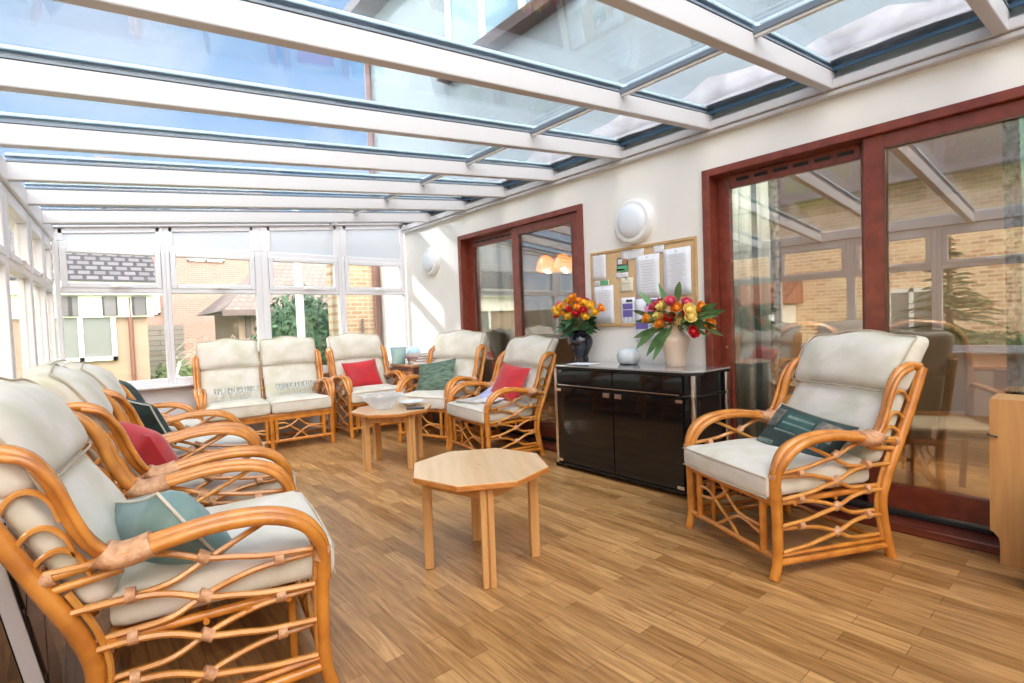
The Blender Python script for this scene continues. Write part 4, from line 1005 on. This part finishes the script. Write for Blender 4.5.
fx_ = MB().lathe([(.12, 0), (.13, -.02), (.10, -.06), (.001, -.07)], 24).build('unseen_fill_lamp', 'fillglow'); fx_.location = (4.15, 1.80, 2.40); struct(fx_)  # unseen lamp and its copies, added to brighten curtains and dining room
fx2 = fx_.copy(); COL.objects.link(fx2); fx2.location = (4.15, 4.85, 2.40)
fx3 = fx_.copy(); COL.objects.link(fx3); fx3.location = (4.3, .2, 2.40)
# ------------------------------------------------------------------ upstairs wall above the roof
def upstairs(label, y0, y1, z0, z1, panes):
    w = thing('upstairs_window', label, 'window', (XW, 0, 0), kind='structure')
    f = MB(); f.box(-.05, .02, y0, y1, z0, z0 + .06).box(-.05, .02, y0, y1, z1 - .06, z1)
    for i in range(panes + 1):
        y = y0 + (y1 - y0 - .07) * i / panes; f.box(-.05, .02, y, y + .07, z0, z1)
    f.build('frame', 'whitef', w, smooth=False)
    MB().box(-.02, -.01, y0, y1, z0, z1).build('pane', 'bluepane', w, smooth=False)
    MB().box(-.16, .0, y0 - .06, y1 + .06, z0 - .11, z0).build('sill', 'darkeave', w, smooth=False)
upstairs('upstairs window of the house seen through the glass roof', 3.05, 4.95, 4.0, 5.2, 3)
struct(MB().box(XW - .30, XW, 5.15, 7.05, 5.45, 5.6).build('trim_3', 'darkeave', smooth=False))
dp = MB().tube([(XW - .05, 6.93, 0), (XW - .05, 6.93, 5.5)], .045, 8, 1).build('downpipe', 'brownpipe'); tag(dp, 'dark downpipe at the corner of the house above the glass roof', 'downpipe')

# ------------------------------------------------------------------ outside
struct(MB().box(-45, 45, -30, 60, -.30, -.20).build('lawn', 'grass', smooth=False), 'lawn around the conservatory')
struct(MB().box(-1.6, 5.5, YE + .1, 8.0, -.2, -.12).box(-3.0, -.75, -3, 8.0, -.2, -.12).build('patio', 'paving', smooth=False))
def pane_window(parent, c, ax, w, h, m='darkpane', mull=1, fw=.07, out=Vector((0, -1, 0))):
    """window on a facade: c centre, ax direction along the wall, out its outward normal"""
    c = Vector(c); f = MB(); Z = Vector((0, 0, 1)); ax = Vector(ax)
    for s in (-1, 1):
        f.obox(c + ax * s * (w / 2 - fw / 2), ax, out, Z, fw / 2, .05, h / 2); f.obox(c + Z * s * (h / 2 - fw / 2), ax, out, Z, w / 2, .05, fw / 2)
    for i in range(1, mull + 1): f.obox(c + ax * (-w / 2 + w * i / (mull + 1)), ax, out, Z, fw / 2, .05, h / 2)
    o = f.build('window', 'whitef', parent, smooth=False)
    p = MB(); p.obox(c, ax, out, Z, w / 2 - .02, .02, h / 2 - .02); p.build('pane', m, o, smooth=False); return o
def gable_roof(mb, x0, x1, y0, y1, z0, zr, axis='x', ov=.3):
    if axis == 'x':
        ym = (y0 + y1) / 2
        v = [(x0 - ov, y0 - ov, z0), (x1 + ov, y0 - ov, z0), (x1 + ov, ym, zr), (x0 - ov, ym, zr), (x0 - ov, y1 + ov, z0), (x1 + ov, y1 + ov, z0)]
        mb.add(v, [(0, 1, 2, 3), (3, 2, 5, 4), (0, 3, 4), (1, 5, 2), (0, 4, 5, 1)])
    else:
        xm = (x0 + x1) / 2
        v = [(x0 - ov, y0 - ov, z0), (x0 - ov, y1 + ov, z0), (xm, y1 + ov, zr), (xm, y0 - ov, zr), (x1 + ov, y0 - ov, z0), (x1 + ov, y1 + ov, z0)]
        mb.add(v, [(0, 1, 2, 3), (3, 2, 5, 4), (0, 3, 4), (1, 5, 2), (0, 4, 5, 1)])
    return mb
# bungalow beyond the left end window
bg = thing('bungalow', 'cream bungalow with grey tiled roof and white window beyond the leftmost end window', 'house', (0, 0, 0))
MB().box(-3.2, 1.10, 12, 17, -.2, 1.75).build('wall', 'render', bg, smooth=False)
MB().box(-3.4, 1.35, 11.75, 11.9, 1.95, 2.18).build('fascia', 'whitef', bg, smooth=False)
MB().box(-3.4, 1.2, 11.9, 12.0, 1.55, 1.95).build('soffit', 'whiter', bg, smooth=False)
rfm = MB(); rfm.add([(-3.5, 11.7, 2.18), (1.30, 11.7, 2.18), (1.30, 14.5, 3.9), (-3.5, 14.5, 3.9), (-3.5, 17.3, 2.18), (1.30, 17.3, 2.18)], [(0, 1, 2, 3), (3, 2, 5, 4), (0, 4, 5, 1), (0, 3, 4), (1, 5, 2)]); rfm.build('roof', 'tileroof', bg, smooth=False)
for x in (-.0, .55, .98): MB().box(x - .11, x + .11, 11.86, 11.9, 1.58, 1.92).build('hung_tiles', 'tileroof', bg, smooth=False)
pane_window(bg, (.12, 11.97, 1.25), (1, 0, 0), 1.0, .95); pane_window(bg, (-1.7, 11.97, 1.25), (1, 0, 0), 1.0, .95)
MB().tube([(.84, 11.93, -.2), (.84, 11.93, 1.9)], .035, 8, 1).build('downpipe', 'brownpipe', bg)
# large brick house in the middle distance
bh = thing('brick_house', 'large pink brick house beyond the garden', 'house')
MB().box(1.3, 6.6, 22, 30, -.2, 5.6).build('wall', 'brick', bh, smooth=False)
gable_roof(MB(), 1.3, 6.6, 22, 30, 5.6, 8.3).build('roof', 'brownroof', bh, smooth=False)
pane_window(bh, (1.75, 21.96, 2.4), (1, 0, 0), 1.3, .9); pane_window(bh, (3.9, 21.96, 4.4), (1, 0, 0), 1.2, 1.1)
MB().tube([(2.55, 21.9, -.2), (2.55, 21.9, 5.6)], .05, 8, 1).build('downpipe', 'whitef', bh)
# hip-roofed outbuilding
sh = thing('outbuilding', 'low cream outbuilding with brown tiled roof and dark eaves', 'outbuilding')
MB().box(3.15, 7.6, 14.2, 17, -.2, 1.72).build('wall', 'render', sh, smooth=False)
rm = MB(); rm.add([(2.75, 13.8, 1.72), (8, 13.8, 1.72), (8, 17.4, 1.72), (2.75, 17.4, 1.72), (4.5, 15.6, 3.35), (7, 15.6, 3.35)], [(0, 1, 5, 4), (1, 2, 5), (2, 3, 4, 5), (3, 0, 4), (0, 3, 2, 1)]); rm.build('roof', 'brownroof', sh, smooth=False)
MB().box(2.72, 8, 13.74, 13.80, 1.60, 1.74).build('gutter', 'darkeave', sh, smooth=False)
MB().box(3.3, 3.42, 14.14, 14.2, -.2, 1.7).build('corner_post', 'darkeave', sh, smooth=False)
pane_window(sh, (3.85, 14.16, 1.05), (1, 0, 0), .62, .9); pane_window(sh, (4.7, 14.16, .95), (1, 0, 0), .5, 1.3)
# brick wing with white rendered return at the right
wg = thing('brick_wing', 'tan brick wing and white rendered wall beyond the rightmost end window', 'house')
MB().box(3.72, 4.27, 9, 9.8, -.2, 3.4).build('brick_wall', 'brickt', wg, smooth=False)
MB().box(4.31, 9.5, 9.05, 9.8, -.2, 3.4).build('rendered_wall', 'whiter', wg, smooth=False)
MB().tube([(4.29, 8.96, -.2), (4.29, 8.96, 3.4)], .035, 8, 1).build('downpipe', 'brownpipe', wg)
MB().tube([(4.02, 8.96, -.2), (4.02, 8.96, 1.35)], .025, 8, 1).build('vent_pipe', 'darkeave', wg)
po = MB().tube([(3.27, 10.0, -.2), (3.27, 10.0, 3.6)], .072, 12, 1).build('washing_line_post', 'whitef'); tag(po, 'tall white post standing beside the round bush', 'post')
def leafy(name, label, cat, loc, r, m, n=1600, ls=.09, sc=(1, 1, 1), trunk=True, group=None):
    t = thing(name, label, cat, loc, 0, group)
    mb = MB()
    for i in range(n):
        a = random.uniform(0, 6.283); zc = random.uniform(-1, 1); rr = r * random.uniform(.72, 1.02) * (1 + .12 * math.sin(a * 5 + zc * 4)); q = math.sqrt(1 - zc * zc)
        c = Vector((rr * q * math.cos(a) * sc[0], rr * q * math.sin(a) * sc[1], rr * zc * sc[2] + r * sc[2] * 1.05))
        u = Vector((random.uniform(-1, 1), random.uniform(-1, 1), random.uniform(-1, 1))).normalized(); v = u.orthogonal().normalized()
        s = ls * random.uniform(.6, 1.2); mb.add([c - u * s, c + v * s * .5, c + u * s, c - v * s * .5], [(0, 1, 2, 3)])
    mb.ball((0, 0, r * sc[2] * 1.05), r * .8, 12, 8, sc)
    mb.build('foliage', m, t, smooth=False)
    if trunk: MB().tube([(0, 0, -.05), (0, 0, r * sc[2])], .05, 6, 1).build('trunk', 'soil', t)
    return t
leafy('bush', 'round dark green bush seen through the third end window', 'bush', (3.62, 10.9, -.2), .92, 'bush', 2400, .08, (.95, .8, 1.16))
leafy('shrub', 'pale shrub by the bungalow corner seen over the left chairs', 'bush', (1.62, 13.0, -.2), .42, 'bush2', 700, .06)
leafy('shrub', 'small yellow flowering plant behind the settee', 'bush', (1.72, 10.2, -.2), .28, 'ylw', 400, .05)
fe = MB().box(-6, 2.6, 18.6, 18.7, -.2, 1.5).build('fence', 'fence', smooth=False); tag(fe, 'grey board fence behind the garden', 'fence')
tw = thing('bare_shrub', 'bare twiggy shrub arching in the garden beyond the second end window', 'shrub', (2.35, 12.0, -.2))
tm = MB()
for i in range(46):
    a = random.uniform(0, 6.28); L = random.uniform(.5, 1.1); hh = random.uniform(.7, 1.35)
    tm.tube([(0, 0, 0), (.25 * L * math.cos(a), .25 * L * math.sin(a), hh * .7), (.7 * L * math.cos(a), .7 * L * math.sin(a), hh), (1.1 * L * math.cos(a), 1.1 * L * math.sin(a), hh * .8)], .009, 4, 3, .004)
tm.build('twigs', 'twig', tw)
ob = thing('garden_light', 'slender white garden lamp standing on the lawn', 'garden lamp', (1.30, 10.6, -.2))
MB().tube([(0, 0, 0), (.0, 0, .5), (.10, 0, .92)], .022, 8).build('stem', 'whitef', ob); MB().ball((.02, 0, .62), .09, 12, 8).build('head', 'whitef', ob)
fl2 = MB().box(.95, 1.6, 11.0, 11.6, -.2, .22).build('flower_bed', 'soil', smooth=False); tag(fl2, 'raised soil bed by the bungalow corner', 'flower bed')

# garden side to the left (seen through the side windows and mirrored in the patio doors)
sb = thing('side_house', 'tan brick house alongside the conservatory, mirrored in the patio doors', 'house')
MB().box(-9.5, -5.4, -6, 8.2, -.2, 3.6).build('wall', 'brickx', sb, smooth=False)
rm = MB(); rm.add([(-5.1, -6.2, 3.55), (-5.1, 8.4, 3.55), (-7.5, 8.4, 5.2), (-7.5, -6.2, 5.2), (-9.8, -6.2, 3.55), (-9.8, 8.4, 3.55)], [(0, 1, 2, 3), (3, 2, 5, 4), (0, 3, 4), (1, 5, 2), (0, 4, 5, 1)]); rm.build('roof', 'brownroof', sb, smooth=False)
pane_window(sb, (-5.37, 2.75, 1.0), (0, 1, 0), .8, 1.1, out=Vector((1, 0, 0))); pane_window(sb, (-5.37, -.6, 1.3), (0, 1, 0), 1.4, 1.1, out=Vector((1, 0, 0)))
lt = thing('lean_to', 'low red tiled lean-to with white windows alongside the conservatory', 'outbuilding')
MB().box(-5.39, -4.6, 4.9, 7.4, -.2, 1.35).build('wall', 'whiter', lt, smooth=False)
rm = MB(); rm.add([(-4.45, 4.75, 1.38), (-4.45, 7.55, 1.38), (-5.39, 7.55, 1.95), (-5.39, 4.75, 1.95), (-5.39, 7.55, 1.38), (-5.39, 4.75, 1.38)], [(0, 1, 2, 3), (0, 3, 5), (1, 4, 2), (3, 2, 4, 5), (0, 5, 4, 1)]); rm.build('roof', 'redtile', lt, smooth=False)
pane_window(lt, (-4.57, 5.5, .95), (0, 1, 0), .9, .75, out=Vector((1, 0, 0))); pane_window(lt, (-4.57, 6.6, .95), (0, 1, 0), .9, .75, out=Vector((1, 0, 0)))
def conifer(label, loc, h, r):
    t = thing('conifer', label, 'conifer tree', loc, 0, 'conifers beside the conservatory'); mb = MB()
    for k_ in range(230):
        f0 = random.random(); z = h * (.06 + .92 * f0); rr = r * (1.02 - f0) * random.uniform(.7, 1.1); a = random.uniform(0, 6.283)
        d = Vector((math.cos(a), math.sin(a), random.uniform(.0, .5))); sd_ = Vector((-d.y, d.x, 0))
        for q in range(9):
            f = (q + 1) / 9; c = Vector((0, 0, z)) + d * rr * f - Vector((0, 0, .28 * rr * f * f))
            for w_ in (-1, 1): leaf_mb(mb, c, d + sd_ * w_ * random.uniform(.6, 1.1) + Vector((0, 0, random.uniform(-.2, .2))), .05 + rr * .22 * (1.1 - f), .010, .3)
        mb.tube([(0, 0, z), Vector((0, 0, z)) + d * rr * .5 - Vector((0, 0, .07 * rr)), Vector((0, 0, z)) + d * rr - Vector((0, 0, .28 * rr))], .008, 4, 2, .003)
    mb.build('foliage', 'conifer', t, smooth=False); MB().tube([(0, 0, 0), (0, 0, h)], .07, 8, 1, .02).build('trunk', 'soil', t)
conifer('young conifer on the lawn left of the conservatory, mirrored in the near patio door', (-2.9, 1.75, -.2), 2.4, 1.15)
conifer('small conifer nearer the house wall, mirrored at the right of the patio door', (-3.3, -.85, -.2), 1.9, .8)
hd = leafy('hedge', 'low clipped hedge along the side garden', 'hedge', (-4.75, 1.6, -.2), .45, 'bush2', 1500, .06, (.6, 3.4, 1.0), False)
sf = MB().box(-4.2, -4.1, 8.3, 18.5, -.2, 1.55).build('side_fence', 'fence', smooth=False); tag(sf, 'grey side fence running away left of the conservatory', 'fence')
gp = thing('garden_planter', 'tan wooden planter outside the left windows', 'planter', (-.62, 8.1, -.2)); MB().box(-.3, .3, -.3, .3, 0, .55).build('box', 'beech', gp, smooth=False, bevel=.01)
hb = thing('back_house', 'distant white house with a red brick panel seen through the left windows', 'house')
MB().box(-7, -1.9, 21, 26, -.2, 5).build('wall', 'whiter', hb, smooth=False); MB().box(-2.7, -2.1, 20.95, 21, 1.2, 3.2).build('brick_panel', 'brick', hb, smooth=False); gable_roof(MB(), -7, -1.9, 21, 26, 5, 7.2).build('roof', 'brownroof', hb, smooth=False)

def sun_block_tree(label, loc, h, r, n):  # out-of-view trees added to keep direct sun off the house wall
    t = thing('tree', label, 'tree', loc, 0, 'out-of-view trees added to block the sun'); mb = MB()
    for i in range(n):
        d = Vector((random.gauss(0, 1), random.gauss(0, 1), random.gauss(0, 1))).normalized(); c = Vector((0, 0, h)) + Vector((d.x * r, d.y * r, d.z * r * 1.1)) * random.random() ** .4
        u = Vector((random.uniform(-1, 1), random.uniform(-1, 1), random.uniform(-1, 1))).normalized(); v = u.orthogonal().normalized(); s_ = random.uniform(.18, .34)
        mb.add([c - u * s_, c + v * s_ * .6, c + u * s_, c - v * s_ * .6], [(0, 1, 2, 3)])
    mb.build('foliage', 'bush2', t, smooth=False); MB().tube([(0, 0, 0), (.1, 0, h * .6), (0, 0, h + r * .5)], .16, 8, 3, .05).build('trunk', 'soil', t)
sun_block_tree('out-of-view tall tree added left of the conservatory to block the sun', (-5.3, 11.2, -.2), 7.7, 2.3, 6500)
sun_block_tree('out-of-view second tree added beyond the side fence to block the sun', (-13.6, 13.9, -.2), 7.0, 3.0, 5200)
# ------------------------------------------------------------------ world, sun, camera
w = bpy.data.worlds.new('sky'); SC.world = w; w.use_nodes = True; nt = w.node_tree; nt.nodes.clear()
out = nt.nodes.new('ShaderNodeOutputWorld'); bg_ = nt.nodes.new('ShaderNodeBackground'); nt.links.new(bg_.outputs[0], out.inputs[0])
tc = nt.nodes.new('ShaderNodeTexCoord'); sep = nt.nodes.new('ShaderNodeSeparateXYZ'); nt.links.new(tc.outputs['Generated'], sep.inputs[0])
rp = nt.nodes.new('ShaderNodeValToRGB'); cr = rp.color_ramp
cr.elements[0].position = 0.0; cr.elements[0].color = (.80, .86, .92, 1); cr.elements[1].position = .95; cr.elements[1].color = (.15, .34, .64, 1)
e = cr.elements.new(.28); e.color = (.36, .58, .85, 1)
nt.links.new(sep.outputs[2], rp.inputs[0])
nz = nt.nodes.new('ShaderNodeTexNoise'); nz.inputs['Scale'].default_value = 3.2; nz.inputs['Detail'].default_value = 7; nz.inputs['Distortion'].default_value = .6
nt.links.new(tc.outputs['Generated'], nz.inputs['Vector'])
cr2 = nt.nodes.new('ShaderNodeValToRGB'); cr2.color_ramp.elements[0].position = .50; cr2.color_ramp.elements[1].position = .72
nt.links.new(nz.outputs[0], cr2.inputs[0])
mx = nt.nodes.new('ShaderNodeMix'); mx.data_type = 'RGBA'; nt.links.new(cr2.outputs[0], mx.inputs[0]); nt.links.new(rp.outputs[0], mx.inputs[6]); mx.inputs[7].default_value = (.78, .82, .88, 1)
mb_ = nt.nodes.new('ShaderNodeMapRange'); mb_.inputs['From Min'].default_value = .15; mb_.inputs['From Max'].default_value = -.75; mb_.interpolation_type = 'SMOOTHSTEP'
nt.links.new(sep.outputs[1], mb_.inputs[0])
fill_sky = nt.nodes.new('ShaderNodeMix'); fill_sky.data_type = 'RGBA'; nt.links.new(mb_.outputs[0], fill_sky.inputs[0]); nt.links.new(mx.outputs[2], fill_sky.inputs[6]); fill_sky.inputs[7].default_value = (8.5, 7.5, 6.4, 1)  # very bright sky added behind the camera to fill the room with light
nt.links.new(fill_sky.outputs[2], bg_.inputs[0]); bg_.inputs[1].default_value = .72
sd = bpy.data.lights.new('sun', 'SUN'); sd.energy = 2.6; sd.angle = R(2.5); sd.color = (1, .93, .82)
so = bpy.data.objects.new('sun', sd); COL.objects.link(so)
so.rotation_euler = Vector((.9, -1, -.65)).to_track_quat('-Z', 'Y').to_euler()

cam = bpy.data.cameras.new('camera'); co = bpy.data.objects.new('camera', cam); COL.objects.link(co); SC.camera = co
yaw, pitch, roll = R(39.95), R(-1.98), R(-2.13)
fw = Vector((math.sin(yaw), math.cos(yaw), 0)); rt = Vector((math.cos(yaw), -math.sin(yaw), 0)); up = Vector((0, 0, 1))
fw2 = fw * math.cos(pitch) + up * math.sin(pitch); up2 = up * math.cos(pitch) - fw * math.sin(pitch)
rt3 = rt * math.cos(roll) + up2 * math.sin(roll); up3 = up2 * math.cos(roll) - rt * math.sin(roll)
mw = Matrix((rt3, up3, -fw2)).transposed().to_4x4(); mw.translation = (0, 0, 1.17); co.matrix_world = mw
cam.sensor_width = 36; cam.lens = 524.3 / 1024 * 36; cam.clip_start = .02; cam.clip_end = 200
vs_ = SC.view_settings; SC.display_settings.display_device = 'sRGB'
vs_.view_transform = 'Standard'; vs_.look = 'None'; vs_.gamma = 1; vs_.use_curve_mapping = False; vs_.exposure = 1.17
try:
    SC.cycles.use_denoising = True; SC.cycles.max_bounces = 14; SC.cycles.transparent_max_bounces = 24; SC.cycles.diffuse_bounces = 6; SC.cycles.glossy_bounces = 5
    SC.cycles.caustics_reflective = False; SC.cycles.sample_clamp_indirect = 6
except Exception: pass
